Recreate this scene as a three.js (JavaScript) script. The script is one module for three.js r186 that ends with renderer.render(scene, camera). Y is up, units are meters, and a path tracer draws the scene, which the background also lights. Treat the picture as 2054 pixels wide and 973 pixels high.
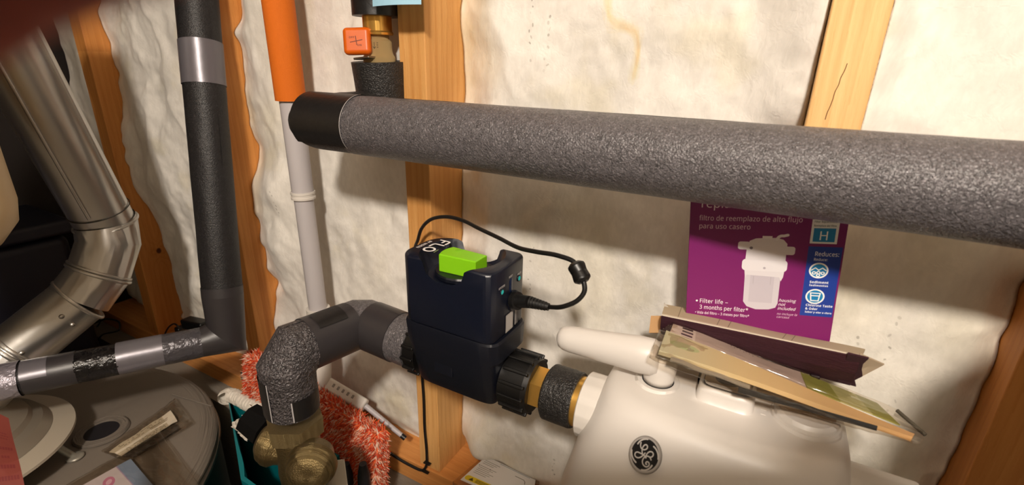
import * as THREE from 'three';
import { RoundedBoxGeometry } from 'three/addons/geometries/RoundedBoxGeometry.js';
import { MarchingCubes } from 'three/addons/objects/MarchingCubes.js';
import { mergeGeometries, mergeVertices, toCreasedNormals } from 'three/addons/utils/BufferGeometryUtils.js';
import { Brush, Evaluator, SUBTRACTION } from 'three-bvh-csg';

// ---------- camera, light, exposure ----------
const V = (x, y, z) => new THREE.Vector3(x, y, z);
const scene = new THREE.Scene();
scene.background = new THREE.Color(0x000000);
const renderer = new THREE.WebGLRenderer({ antialias: true });
renderer.toneMapping = THREE.LinearToneMapping;
renderer.toneMappingExposure = 0.295;
renderer.shadowMap.enabled = true;
const CAM = V(0, 1.5, 0.47);                                   // phone held high, 0.47 m from the stud fronts
const RIGHT = V(0.8745, 0.0232, -0.4843).normalize(), UP = V(-0.1847, 0.9394, -0.2889).normalize(), FWD = V(-0.4479, -0.3418, -0.8261).normalize();
const FOCAL = 987;                                             // pixels of the 2054 x 973 frame
const camera = new THREE.PerspectiveCamera(2 * Math.atan(486.5 / FOCAL) * 180 / Math.PI, 2054 / 973, 0.003, 20);
camera.position.copy(CAM); camera.up.copy(UP); camera.lookAt(CAM.clone().add(FWD));
camera.focus = 0.55; camera.userData.fStop = 8;
const LAMP_AT = V(0.22, 2.13, 1.06), LAMP_COLOR = new THREE.Color(1, 0.895, 0.785), LAMP_POWER = 20;

// a point of the place from its measured picture position and its depth (z), height (y) or distance
const ray = (px, py) => RIGHT.clone().multiplyScalar(px - 1027).addScaledVector(UP, 486.5 - py).addScaledVector(FWD, FOCAL);
const at = (px, py, z) => { const r = ray(px, py); return CAM.clone().addScaledVector(r, (z - CAM.z) / r.z); };
const atY = (px, py, y) => { const r = ray(px, py); return CAM.clone().addScaledVector(r, (y - CAM.y) / r.y); };
const atX = (px, py, x) => { const r = ray(px, py); return CAM.clone().addScaledVector(r, (x - CAM.x) / r.x); };
const atD = (px, py, d) => { const r = ray(px, py).normalize(); return CAM.clone().addScaledVector(r, d); };

// ---------- helpers ----------
let seedState = 7;
const rnd = () => { seedState = (seedState + 0x6d2b79f5) | 0; let t = Math.imul(seedState ^ (seedState >>> 15), 1 | seedState); t = (t + Math.imul(t ^ (t >>> 7), 61 | t)) ^ t; return ((t ^ (t >>> 14)) >>> 0) / 4294967296; };
const reseed = (s) => { seedState = s; };
const hash = (x, y, s) => { let h = Math.imul(x, 374761393) + Math.imul(y, 668265263) + Math.imul(s, 1442695041); h = Math.imul(h ^ (h >>> 13), 1274126177); return ((h ^ (h >>> 16)) >>> 0) / 4294967296; };
const sm = (t) => t * t * (3 - 2 * t), mix = (a, b, t) => a + (b - a) * t, clamp = THREE.MathUtils.clamp, sstep = (a, b, x) => sm(clamp((x - a) / (b - a), 0, 1));
function vn(x, y, s, per = 0) {                                 // value noise, tileable when per > 0
  const ix = Math.floor(x), iy = Math.floor(y), u = sm(x - ix), v = sm(y - iy), w = (i) => (per ? ((i % per) + per) % per : i);
  return mix(mix(hash(w(ix), w(iy), s), hash(w(ix + 1), w(iy), s), u), mix(hash(w(ix), w(iy + 1), s), hash(w(ix + 1), w(iy + 1), s), u), v);
}
function fbm(x, y, s, oct = 4, per = 0) { let a = 0.5, t = 0, n = 0; for (let i = 0; i < oct; i++) { t += a * vn(x, y, s + i, per); n += a; x *= 2; y *= 2; per *= 2; a *= 0.5; } return t / n; }
function dataTex(n, fn, srgb, m = n) {
  const d = new Uint8Array(n * m * 4);
  for (let y = 0; y < m; y++) for (let x = 0; x < n; x++) { const c = fn(x / n, y / m), i = (y * n + x) * 4; for (let k = 0; k < 3; k++) d[i + k] = clamp(Math.round((Array.isArray(c) ? c[k] : c) * 255), 0, 255); d[i + 3] = 255; }
  const t = new THREE.DataTexture(d, n, m); t.wrapS = t.wrapT = THREE.RepeatWrapping; t.magFilter = t.minFilter = THREE.LinearFilter; if (srgb) t.colorSpace = THREE.SRGBColorSpace; t.needsUpdate = true; return t;
}
const scaled = (t, sx, sy = sx) => { const c = t.clone(); c.repeat.set(1 / sx, 1 / sy); c.needsUpdate = true; return c; };   // sx, sy: metres per tile
function canvasTex(w, h, draw) { const c = document.createElement('canvas'); c.width = w; c.height = h; const g = c.getContext('2d'); draw(g, w, h); const t = new THREE.CanvasTexture(c); t.colorSpace = THREE.SRGBColorSpace; return t; }
const mat = (color, roughness = 0.6, metalness = 0, extra = {}) => new THREE.MeshPhysicalMaterial({ color, roughness, metalness, ...extra });

const used = new Map();
function numbered(name) { const n = used.get(name) ?? 0; used.set(name, n + 1); return n ? `${name}_${String(n).padStart(3, '0')}` : name; }
function thing(name, label, category, group) { const o = new THREE.Group(); o.name = numbered(name); o.userData = { label, category }; if (group) o.userData.group = group; scene.add(o); return o; }
function structure(name, geometry, m) { const o = new THREE.Mesh(geometry, m); o.name = numbered(name); o.userData = { kind: 'structure' }; o.castShadow = o.receiveShadow = true; scene.add(o); return o; }
function part(parent, name, geometry, m, label) {
  const o = new THREE.Mesh(geometry, m); o.castShadow = o.receiveShadow = true;
  const n = parent.children.filter((c) => c.name.replace(/_\d{3}$/, '') === name).length;
  o.name = n ? `${name}_${String(n).padStart(3, '0')}` : name; if (label) o.userData.label = label; parent.add(o); return o;
}
function base(o, p) {                                            // moves the group's origin to the thing's base without moving its parts
  o.position.copy(p); for (const c of o.children) c.position.sub(p); return o;
}
const box = (w, h, d, x = 0, y = 0, z = 0, r = 0) => { const g = r ? new RoundedBoxGeometry(w, h, d, 3, r) : new THREE.BoxGeometry(w, h, d); g.translate(x, y, z); return g; };
const span = (x0, x1, y0, y1, z0, z1, r = 0) => box(x1 - x0, y1 - y0, z1 - z0, (x0 + x1) / 2, (y0 + y1) / 2, (z0 + z1) / 2, r);
function uvWood(g, off = 0) {                                    // uv in metres: u across, v along y
  const p = g.attributes.position, uv = new Float32Array(p.count * 2);
  for (let i = 0; i < p.count; i++) { uv[2 * i] = p.getX(i) + p.getZ(i) + off; uv[2 * i + 1] = p.getY(i) + off * 3.7; }
  g.setAttribute('uv', new THREE.BufferAttribute(uv, 2)); return g;
}
function geo(pos, uv, index) {
  const g = new THREE.BufferGeometry(); g.setAttribute('position', new THREE.Float32BufferAttribute(pos, 3));
  g.setAttribute('uv', new THREE.Float32BufferAttribute(uv, 2)); g.setIndex(index); g.computeVertexNormals(); return g;
}
// mitred sweep of a round section along a polyline; uv in metres; relief(theta, s) adds to the radius
function sweep(pts, r, o = {}) {
  const { n = 48, step = 0.02, caps = true, th0 = 0, th1 = 2 * Math.PI, relief, flat = 1, thick = 0 } = o, out = [];
  const dirs = pts.slice(1).map((p, i) => p.clone().sub(pts[i]).normalize()), R = Array.isArray(r) ? r : pts.map(() => r);
  let a = Math.abs(dirs[0].y) > 0.9 ? V(1, 0, 0) : V(0, 1, 0); a.addScaledVector(dirs[0], -a.dot(dirs[0])).normalize(); let s0 = 0;
  for (let k = 0; k < dirs.length; k++) {
    const d = dirs[k]; if (k) a.applyQuaternion(new THREE.Quaternion().setFromUnitVectors(dirs[k - 1], d));
    const b = d.clone().cross(a), L = pts[k + 1].distanceTo(pts[k]), m = Math.max(1, Math.ceil(L / step)), pos = [], uv = [], ix = [];
    const n0 = k ? dirs[k - 1].clone().add(d).normalize() : d, n1 = k < dirs.length - 1 ? d.clone().add(dirs[k + 1]).normalize() : d;
    for (let j = 0; j <= m; j++) for (let i = 0; i <= n; i++) {
      const t = j / m, th = th0 + (th1 - th0) * i / n, rr = mix(R[k], R[k + 1], t) + (relief ? relief(th, s0 + t * L) : 0);
      const off = a.clone().multiplyScalar(Math.cos(th) * rr).addScaledVector(b, Math.sin(th) * rr * flat);
      const e0 = -off.dot(n0) / d.dot(n0), e1 = L - off.dot(n1) / d.dot(n1), q = pts[k].clone().add(off).addScaledVector(d, mix(e0, e1, t));
      pos.push(q.x, q.y, q.z); uv.push(th * R[k], s0 + mix(e0, e1, t));
      if (i < n && j < m) { const c = j * (n + 1) + i; ix.push(c, c + 1, c + n + 1, c + 1, c + n + 2, c + n + 1); }
    }
    const full = th1 - th0 > 6.28;
    const g = geo(pos, uv, ix);
    if (full) { const nn = g.attributes.normal; for (let j = 0; j <= m; j++) { const p = j * (n + 1), q = p + n; const x = V(nn.getX(p) + nn.getX(q), nn.getY(p) + nn.getY(q), nn.getZ(p) + nn.getZ(q)).normalize(); nn.setXYZ(p, x.x, x.y, x.z); nn.setXYZ(q, x.x, x.y, x.z); } }
    out.push(g);
    if (caps && full) for (const e of [0, 1]) {
      if ((e === 0 && k) || (e === 1 && k < dirs.length - 1)) continue;
      const row = e * m * (n + 1), cp = [pts[k + e].x, pts[k + e].y, pts[k + e].z], cu = [0, 0], ci = [];
      for (let i = 0; i <= n; i++) { const o3 = (row + i) * 3; cp.push(pos[o3], pos[o3 + 1], pos[o3 + 2]); cu.push(pos[o3], pos[o3 + 1] + pos[o3 + 2]); if (i < n) ci.push(0, ...(e ? [i + 1, i + 2] : [i + 2, i + 1])); }
      out.push(geo(cp, cu, ci));
    }
    s0 += L;
  }
  return mergeGeometries(out);
}
const along = (a, b, t) => a.clone().lerp(b, t);
const band = (a, b, t0, t1, r, o) => sweep([along(a, b, t0), along(a, b, t1)], r, { caps: false, ...o });
function cable(pts, r, n = 200) { return new THREE.TubeGeometry(new THREE.CatmullRomCurve3(pts, false, 'centripetal'), n, r, 10); }
function lathe(profile, n = 64) { return new THREE.LatheGeometry(profile.map(([r, y]) => new THREE.Vector2(r, y)), n); }
function orient(g, from, dir) { g.applyQuaternion(new THREE.Quaternion().setFromUnitVectors(V(0, 1, 0), dir.clone().normalize())); g.translate(from.x, from.y, from.z); return g; }
const creased = (g, a = 0.6) => toCreasedNormals(g, a);
// four-cornered sheet a-b-c-d (a,b = first edge) with relief, closed to a thin body
function sheet(a, b, c, d, o = {}) {
  const { nx = 40, ny = 24, h = () => 0, t = 0.0006 } = o, nrm = b.clone().sub(a).cross(d.clone().sub(a)).normalize(), pos = [], uv = [], ix = [];
  for (const side of [1, -1]) for (let j = 0; j <= ny; j++) for (let i = 0; i <= nx; i++) {
    const u = i / nx, v = j / ny, p = along(along(a, b, u), along(d, c, u), v), e = Math.min(1, 8 * Math.min(u, 1 - u, v, 1 - v) + 0.15);
    const hh = typeof t === 'function' ? t(u, v) : t;
    p.addScaledVector(nrm, h(u, v) + side * hh / 2 * (o.pillow ? Math.sqrt(e) : 1)); pos.push(p.x, p.y, p.z); uv.push(u, v);
  }
  const N = (nx + 1) * (ny + 1), id = (i, j) => j * (nx + 1) + i;
  for (let j = 0; j < ny; j++) for (let i = 0; i < nx; i++) { const q = [id(i, j), id(i + 1, j), id(i + 1, j + 1), id(i, j + 1)]; ix.push(q[0], q[1], q[2], q[0], q[2], q[3]); ix.push(N + q[0], N + q[2], N + q[1], N + q[0], N + q[3], N + q[2]); }
  const rim = []; for (let i = 0; i < nx; i++) rim.push([id(i, 0), id(i + 1, 0)], [id(i + 1, ny), id(i, ny)]); for (let j = 0; j < ny; j++) rim.push([id(nx, j), id(nx, j + 1)], [id(0, j + 1), id(0, j)]);
  for (const [p, q] of rim) ix.push(p, N + p, q, q, N + p, N + q);
  const g = geo(pos, uv, ix); return o.crisp === false ? g : creased(g, 0.7);
}
// stack of closed outlines [[y, (theta) => [x, z]], ...] lofted, both ends closed
function loft(levels, n = 96) {
  const pos = [], uv = [], ix = [];
  levels.forEach(([y, f], j) => { for (let i = 0; i <= n; i++) { const [x, z, yy = 0] = f(2 * Math.PI * i / n); pos.push(x, y + yy, z); uv.push(i / n, y); } });
  for (let j = 0; j < levels.length - 1; j++) for (let i = 0; i < n; i++) { const c = j * (n + 1) + i; ix.push(c, c + n + 1, c + 1, c + 1, c + n + 1, c + n + 2); }
  for (const j of [0, levels.length - 1]) {
    const c = pos.length / 3; let x = 0, y = 0, z = 0; for (let i = 0; i < n; i++) { const o = (j * (n + 1) + i) * 3; x += pos[o] / n; y += pos[o + 1] / n; z += pos[o + 2] / n; }
    pos.push(x, y, z); uv.push(0, 0); for (let i = 0; i < n; i++) { const o = j * (n + 1) + i; ix.push(...(j ? [c, o, o + 1] : [c, o + 1, o])); }
  }
  const g = geo(pos, uv, ix), nn = g.attributes.normal;
  for (let j = 0; j < levels.length; j++) { const p = j * (n + 1), q = p + n, v = V(nn.getX(p) + nn.getX(q), nn.getY(p) + nn.getY(q), nn.getZ(p) + nn.getZ(q)).normalize(); nn.setXYZ(p, v.x, v.y, v.z); nn.setXYZ(q, v.x, v.y, v.z); }
  return g;
}
const superE = (cx, cz, a, b, e = 4) => (t) => { const c = Math.cos(t), s = Math.sin(t); return [cx + a * Math.sign(c) * Math.abs(c) ** (2 / e), cz - b * Math.sign(s) * Math.abs(s) ** (2 / e)]; };
function decal(w, h, tex, p, right, up, lift = 0.0003, m = {}) {   // flat print on its own thin sheet
  const g = new THREE.PlaneGeometry(w, h), n = right.clone().cross(up).normalize();
  g.applyMatrix4(new THREE.Matrix4().makeBasis(right.clone().normalize(), up.clone().normalize(), n).setPosition(p.clone().addScaledVector(n, lift)));
  return [g, new THREE.MeshPhysicalMaterial({ map: tex, transparent: true, roughness: 0.5, ...m })];
}
const X = V(1, 0, 0), Y = V(0, 1, 0), Z = V(0, 0, 1);

// ---------- textures and materials ----------
const T = {};
T.speck = dataTex(512, (u, v) => { const a = fbm(u * 64, v * 64, 3, 3, 64), b = vn(u * 128, v * 128, 9, 128); return clamp(0.25 + a * 0.6 + (b > 0.8 ? 0.5 : 0), 0, 1); });
T.fine = dataTex(512, (u, v) => fbm(u * 48, v * 48, 21, 4, 48));
T.cloud = dataTex(512, (u, v) => fbm(u * 6, v * 6, 31, 6, 6));
T.fibre = dataTex(1024, (u, v) => { const w = fbm(u * 8, v * 8, 40, 3, 8) * 0.9; return 0.5 * fbm(u * 90 + w * 6, v * 34 + w * 9, 41, 3) * 1.0 + 0.35 * fbm(u * 30, v * 30, 44, 4, 30); });
T.foamColor = dataTex(512, (u, v) => { const a = fbm(u * 40, v * 40, 61, 3, 40), s = vn(u * 128, v * 128, 63, 128), q = vn(u * 90, v * 90, 64, 90); const c = 0.30 + a * 0.12 + 0.16 * sstep(0.68, 0.95, s) - 0.09 * sstep(0.7, 1, q); return [c, c * 0.975, c * 0.975]; }, true);
function woodTex(seed, knots) {
  return dataTex(256, (u, v) => {
    let wob = 0, kn = 0;
    for (const [kx, ky, kr] of knots) { const dx = (u - kx) * 0.2, dy = (v - ky) * 0.9, d = Math.hypot(dx, dy * 0.8); wob += 0.03 * Math.exp(-d * d / (kr * kr * 9)) * Math.sign(dx || 1); kn = Math.max(kn, 1 - sstep(kr * 0.55, kr, d)); }
    const x = u * 0.2 + wob + 0.012 * (fbm(u * 3, v * 4, seed, 3) - 0.5), r = Math.abs(((x * 95 + fbm(u * 2, v * 3, seed + 5, 3) * 2) % 1 + 1) % 1), ring = r ** 3;
    const streak = fbm(u * 60, v * 5, seed + 9, 3), spot = fbm(u * 5, v * 4, seed + 13, 4), t = 0.07 * ring + 0.13 * (streak - 0.5) + 0.34 * (spot - 0.5);
    return [clamp(0.89 - t * 0.55 - kn * 0.5, 0, 1), clamp(0.705 - t * 0.72 - kn * 0.45, 0, 1), clamp(0.455 - t * 0.75 - kn * 0.3, 0, 1)];
  }, true, 1024);
}
const wood = (seed, knots = [], tone = 0xffffff) => { const t = woodTex(seed, knots); return mat(tone, 0.62, 0, { map: scaled(t, 0.2, 0.9), bumpMap: scaled(T.fine, 0.05, 0.4), bumpScale: 0.0003 }); };
const M = {
  foam: mat(0xf5f2f8, 0.36, 0, { map: scaled(T.foamColor, 0.11), bumpMap: scaled(T.speck, 0.075), bumpScale: 0.0013, specularIntensity: 1 }),
  foamDark: mat(0x6a6866, 0.45, 0, { map: scaled(T.foamColor, 0.14), bumpMap: scaled(T.speck, 0.07), bumpScale: 0.0016 }),
  foamBlack: mat(0x4c4a4f, 0.5, 0, { map: scaled(T.foamColor, 0.16), bumpMap: scaled(T.speck, 0.07), bumpScale: 0.0006 }),
  tapeBlack: mat(0x141314, 0.42, 0, { bumpMap: scaled(T.cloud, 0.06), bumpScale: 0.0006 }),
  tapeGrey: mat(0x2e2b2d, 0.4, 0, { bumpMap: scaled(T.cloud, 0.08), bumpScale: 0.0003 }),
  tapeSilver: mat(0x6d6a70, 0.34, 0.35, { bumpMap: scaled(T.cloud, 0.1), bumpScale: 0.0003 }),
  tapeCrease: mat(0x4b494e, 0.28, 0.35, { bumpMap: scaled(T.cloud, 0.05), bumpScale: 0.0025 }),
  tapeGloss: mat(0x0d0c0e, 0.16, 0, { bumpMap: scaled(T.cloud, 0.04), bumpScale: 0.0022 }),
  seam: mat(0xa8a4a4, 0.6),
  navy: mat(0x0a1020, 0.36, 0, { bumpMap: scaled(T.fine, 0.02), bumpScale: 0.00004 }),
  navyDark: mat(0x070b17, 0.42),
  blackPlastic: mat(0x0b0a0a, 0.38),
  rubber: mat(0x0c0b0b, 0.5), capBlack: mat(0x0b0a0a, 0.9, 0, { specularIntensity: 0.2 }),
  foamCoarse: mat(0xc4bec2, 0.36, 0, { map: scaled(T.foamColor, 0.16), bumpMap: scaled(T.speck, 0.13), bumpScale: 0.004, specularIntensity: 1 }),
  green: mat(0x7fc414, 0.42),
  white: mat(0xdad4cd, 0.36, 0, { clearcoat: 0.25, clearcoatRoughness: 0.4 }),
  whiteMatt: mat(0xd6d0c8, 0.55),
  orangeGrip: mat(0xd66a06, 0.8, 0, { bumpMap: scaled(T.fine, 0.02), bumpScale: 0.0003 }),
  orange: mat(0xcc5a02, 0.4),
  poleGrey: mat(0xb9b4b6, 0.45),
  brass: mat(0xf0bd62, 0.3, 0.9),
  brassCast: mat(0xd8bd88, 0.55, 0.75, { bumpMap: scaled(T.fine, 0.02), bumpScale: 0.0004 }),
  brassOld: mat(0x857450, 0.36, 0.95, { bumpMap: scaled(T.cloud, 0.05), bumpScale: 0.0006 }),
  steel: mat(0x9a958e, 0.34, 1),
  galv: mat(0xcfccc6, 0.31, 0.97, { bumpMap: scaled(T.cloud, 0.25), bumpScale: 0.0004 }),
  concrete: mat(0x8e867a, 0.95, 0, { bumpMap: scaled(T.fine, 0.1), bumpScale: 0.001 }),
  paint: mat(0xb8ae9e, 0.9), shadeDark: mat(0x1c1511, 0.9),
  film: new THREE.MeshPhysicalMaterial({ color: 0xf4f0ea, roughness: 0.12, transmission: 1, thickness: 0, ior: 1.45, specularIntensity: 1 }),
  skin: mat(0xa5503f, 0.6), sleeve: mat(0x2c3038, 0.95, 0, { bumpMap: scaled(T.fine, 0.02), bumpScale: 0.0006 }),
  lidGrey: mat(0x746b61, 0.6, 0, { bumpMap: scaled(T.cloud, 0.3), bumpScale: 0.002 }),
  tankGreen: mat(0x11302c, 0.45),
  teal: mat(0x026a70, 0.4),
  paper: mat(0xd9d2c6, 0.8), kraft: mat(0xb39468, 0.8), burgundy: mat(0x30071a, 0.65, 0, { bumpMap: scaled(T.fine, 1), bumpScale: 0.0004 }),
};

// ---------- the room ----------
const FLOOR = -0.4, CEIL = 2.25, LEFT = -1.42, RIGHTX = 1.7, NEAR = 2.6, PLATE = 0.905, SILL = 0.867;
structure('floor', span(LEFT - 0.1, RIGHTX + 0.1, FLOOR - 0.1, FLOOR, -0.25, NEAR + 0.1), M.concrete);
structure('ceiling', span(LEFT - 0.1, RIGHTX + 0.1, CEIL, CEIL + 0.1, -0.25, NEAR + 0.1), M.paint);
structure('wall_left', span(LEFT - 0.1, LEFT, FLOOR, CEIL, -0.25, NEAR), M.shadeDark);  // near-black colour stands in for the shade at the far left
structure('wall_right', span(RIGHTX, RIGHTX + 0.1, FLOOR, CEIL, -0.25, NEAR), M.paint);
structure('wall_front', span(LEFT, RIGHTX, FLOOR, CEIL, NEAR, NEAR + 0.1), M.paint);
structure('wall_back', span(LEFT, RIGHTX, SILL, CEIL, -0.2, -0.1), mat(0x9b7a4c, 0.9));
structure('wall_foundation', span(LEFT, RIGHTX, FLOOR, SILL, -0.2, 0.045), M.concrete);
// lamp: porcelain holder and bulb on the ceiling behind the photographer
{
  const t = thing('ceiling_lamp', 'round warm globe bulb in a white porcelain holder on the ceiling', 'lamp');
  part(t, 'holder', orient(lathe([[0.0, 0.0], [0.055, 0], [0.055, -0.02], [0.03, -0.05], [0.02, -0.085], [0.0, -0.085]]), V(LAMP_AT.x, CEIL, LAMP_AT.z), Y), M.whiteMatt);
  const b = new THREE.SphereGeometry(0.062, 32, 24); b.translate(LAMP_AT.x, LAMP_AT.y, LAMP_AT.z);
  part(t, 'bulb', b, new THREE.MeshStandardMaterial({ color: 0xffffff, emissive: new THREE.Color(1, 0.8, 0.6), emissiveIntensity: 12 }));
  base(t, V(LAMP_AT.x, CEIL, LAMP_AT.z));
  const l = new THREE.PointLight(LAMP_COLOR, LAMP_POWER); l.position.copy(LAMP_AT); l.castShadow = true; l.shadow.radius = 2.5; l.name = 'bulb_light'; scene.add(l);
}

// ---------- studs, plate, insulation ----------
const STUDS = [
  [-1.1700, 12, [[0.1, 0.55, 0.006], [0.4, 0.75, 0.008]], 'wooden wall stud just right of the metal duct'],
  [-0.8000, 13, [[0.35, 0.3, 0.007], [0.7, 0.15, 0.005]], 'wooden wall stud behind the vertical charcoal pipe'],
  [-0.3905, 14, [[0.45, 0.735, 0.008], [0.05, 0.3, 0.006]], 'wooden wall stud behind the navy water monitor with a cord running down it'],
  [0.0305, 15, [[0.62, 0.4, 0.005]], 'clear pale wooden wall stud above the purple carton with a long crack'],
  [0.2050, 16, [[0.6, 0.5, 0.008]], 'shaded orange brown wooden stud in the lower right corner'],
  [0.6100, 17, [[0.6, 0.2, 0.008]], 'wooden wall stud beyond the right end of the grey pipe'],
];
for (const [x, seed, knots, label] of STUDS) {
  const t = thing('wall_stud', label, 'stud');
  part(t, 'board', uvWood(span(x - 0.019, x + 0.019, PLATE, CEIL, -0.0985, 0, 0.0015), x * 7), wood(seed, knots, seed < 14 ? 0xf0cda4 : seed === 16 ? 0xe4c096 : seed === 14 ? 0xf8ecdc : 0xffffff));
  if (seed === 15) { reseed(5); const pts = []; for (let i = 0; i <= 8; i++) pts.push(V(x - 0.0005 - 0.006 * i / 8 + (rnd() - 0.5) * 0.001, 1.506 - 0.042 * i / 8, 0.0)); part(t, 'crack', cable(pts, 0.00032, 40), mat(0x6a4422, 0.9)); }
  base(t, V(x, PLATE, -0.05));
}
{
  const t = thing('bottom_plate', 'horizontal wooden bottom plate under the wall studs', 'plate');
  const g = span(LEFT + 0.01, RIGHTX - 0.01, SILL, PLATE, -0.0985, 0.004, 0.0015), p = g.attributes.position, uv = new Float32Array(p.count * 2);
  for (let i = 0; i < p.count; i++) { uv[2 * i] = p.getY(i) + p.getZ(i); uv[2 * i + 1] = p.getX(i); }
  g.setAttribute('uv', new THREE.BufferAttribute(uv, 2)); part(t, 'board', g, wood(22, [[0.5, 0.3, 0.01], [0.3, 0.8, 0.008]], 0xf2d2b4)); base(t, V(-0.1, SILL, -0.05));
}
const battTex = (seed, marks) => canvasTex(1024, 2048, (g, w, h) => {   // colour of the glass wool with its printed marks; tile = bay width x 1 m
  const im = g.createImageData(w, h), d = im.data;
  for (let y = 0; y < h; y++) for (let x = 0; x < w; x++) {
    const u = x / w * 0.4, v = y / h, a = fbm(u * 16, v * 16, seed, 4), b = fbm(u * 7 + 3, v * 5, seed + 8, 3), f = fbm(u * 260, v * 130, seed + 3, 3), i = (y * w + x) * 4;
    const yel = sstep(0.52, 0.8, b) * 0.5 + sstep(0.6, 0.85, a) * 0.4, l = 0.955 - 0.05 * (1 - f) - 0.045 * sstep(0.4, 0.75, a);
    d[i] = 255 * (l + 0.01); d[i + 1] = 255 * (l - 0.008 - 0.02 * yel); d[i + 2] = 255 * (l - 0.042 - 0.10 * yel); d[i + 3] = 255;
  }
  g.putImageData(im, 0, 0); reseed(seed);
  for (const [mx, my, len, kind] of marks) {                     // dotted print running down the batt, broken by the fibres
    if (kind === 'stain') { for (let q = 0; q < 26; q++) { const j = () => (rnd() - 0.5) * (8 + q * 1.6), X0 = mx * w, Y0 = my * h; g.strokeStyle = 'rgba(196,150,92,0.026)'; g.lineWidth = 3 + rnd() * 12; g.lineCap = 'round'; g.beginPath(); g.moveTo(X0 + j(), Y0 + j()); g.quadraticCurveTo(X0 - 8 + j(), Y0 + 50, X0 + 20 + j(), Y0 + 72 + j()); g.lineTo(X0 + 86 + j(), Y0 + 92 + j()); g.quadraticCurveTo(X0 + 100, Y0 + 120, X0 + 86 + j(), Y0 + 180 + j()); g.stroke(); } continue; }
    for (let k = 0; k < len / 0.006; k++) { if (rnd() < 0.35) continue; g.fillStyle = `rgba(88,80,72,${0.10 + rnd() * 0.28})`; const x = (mx + (rnd() - 0.5) * 0.012) * w, y = (my + k * 0.006) * h; g.beginPath(); g.ellipse(x, y, 2 + rnd() * 3, 1.5 + rnd() * 2, rnd() * 3, 0, 7); g.fill(); }
  }
});
function batt(x0, x1, seed, o, label) {
  const { mid = -0.04, le = -0.065, re = -0.05, marks = [], amp = 1, ev = 0.05, bulges = [] } = o, y0 = PLATE + 0.0005, y1 = 2.3, w = x1 - x0, nx = Math.round(w / 0.0032), yv = 1.72, ny = Math.round((yv - y0) / 0.0032), pos = [], uv = [], ix = [];
  const H = (x, y) => {
    const u = (x - x0) / w, wx = x + 0.03 * (fbm(x * 14, y * 14, seed + 50, 3) - 0.5), wy = y + 0.03 * (fbm(x * 14, y * 14, seed + 60, 3) - 0.5);
    const fold = 1 - Math.abs(2 * fbm(wx * 9, wy * 6, seed, 3) - 1), puff = fbm(wx * 22, wy * 17, seed + 5, 3), fine = fbm(wx * 75, wy * 60, seed + 9, 3), tuft = fbm(wx * 200, wy * 170, seed + 12, 2);
    const eL = le + ev * (fbm(1.3, y * 7, seed + 20, 4) - 0.5), eR = re + 0.05 * (fbm(7.7, y * 16, seed + 30, 3) - 0.5), sL = sstep(0, 0.16, u), sR = sstep(0, 0.16, 1 - u);
    let z = mid; z = mix(eL, z, sL); z = mix(eR, z, sR);
    z += amp * (0.014 * (fold - 0.75) + 0.014 * (puff - 0.5) + 0.0020 * (fine - 0.5) + 0.0006 * (tuft - 0.5));
    for (const [bx, by, br, bh] of bulges) z += bh * Math.exp(-((x - bx) ** 2 + (y - by) ** 2) / (br * br));
    const foot = (1 - sstep(0, 0.03, y - PLATE)); z -= 0.012 * foot;
    return clamp(z, -0.095, 0.03);
  };
  const ys = []; for (let j = 0; j <= ny; j++) ys.push(mix(y0, yv, j / ny)); for (let j = 1; j <= 20; j++) ys.push(mix(yv, y1, j / 20));
  for (const y of ys) for (let i = 0; i <= nx; i++) { const x = mix(x0, x1, i / nx); pos.push(x, y, H(x, y)); uv.push((x - x0) / 0.4, (y - y0)); }
  const W = nx + 1, Hn = ys.length;
  for (let j = 0; j < Hn - 1; j++) for (let i = 0; i < nx; i++) { const c = j * W + i; ix.push(c, c + 1, c + W + 1, c, c + W + 1, c + W); }
  const back = pos.length / 3;                                    // sides and back of the batt
  for (const y of ys) for (const x of [x0, x1]) { pos.push(x, y, -0.0985); uv.push((x - x0) / 0.4, y - y0); }
  for (let j = 0; j < Hn - 1; j++) { const a = j * W, b = a + W, l = back + 2 * j; ix.push(a, b, l, l, b, l + 2); ix.push(a + nx, l + 1, b + nx, b + nx, l + 1, l + 3); ix.push(l, l + 2, l + 1, l + 1, l + 2, l + 3); }
  const tex = battTex(seed, marks); tex.wrapS = tex.wrapT = THREE.MirroredRepeatWrapping;
  const m = mat(0xffffff, 1, 0, { map: tex, bumpMap: scaled(T.fibre, 0.45, 0.16), bumpScale: 0.0005, specularIntensity: 0.15, sheen: 0.25, sheenColor: new THREE.Color(1, 0.98, 0.94), sheenRoughness: 0.8 });
  m.bumpMap.wrapS = m.bumpMap.wrapT = THREE.RepeatWrapping;
  const t = thing('insulation_batt', label, 'insulation'); part(t, 'glass_wool', geo(pos, uv, ix), m); return base(t, V((x0 + x1) / 2, PLATE, -0.06));
}
batt(-1.4150, -1.1895, 101, { mid: -0.05 }, 'white fiberglass insulation in the dark bay behind the metal duct');
batt(-1.1505, -0.8195, 102, { mid: -0.034, le: -0.045, ev: 0.12, re: -0.055, bulges: [[-1.04, 1.28, 0.09, 0.02], [-1.0, 1.04, 0.06, 0.015]] }, 'white fiberglass insulation left of the vertical charcoal pipe');
batt(-0.7805, -0.4100, 103, { mid: -0.036, le: -0.045, ev: 0.1, re: -0.036, amp: 0.8, bulges: [[-0.7, 1.3, 0.05, 0.02], [-0.71, 1.2, 0.05, 0.02]], marks: [[0.3, 0.35, 0.06], [0.34, 0.5, 0.05], [0.2, 0.6, 0.05]] }, 'white fiberglass insulation behind the grey and orange mop pole');
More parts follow.
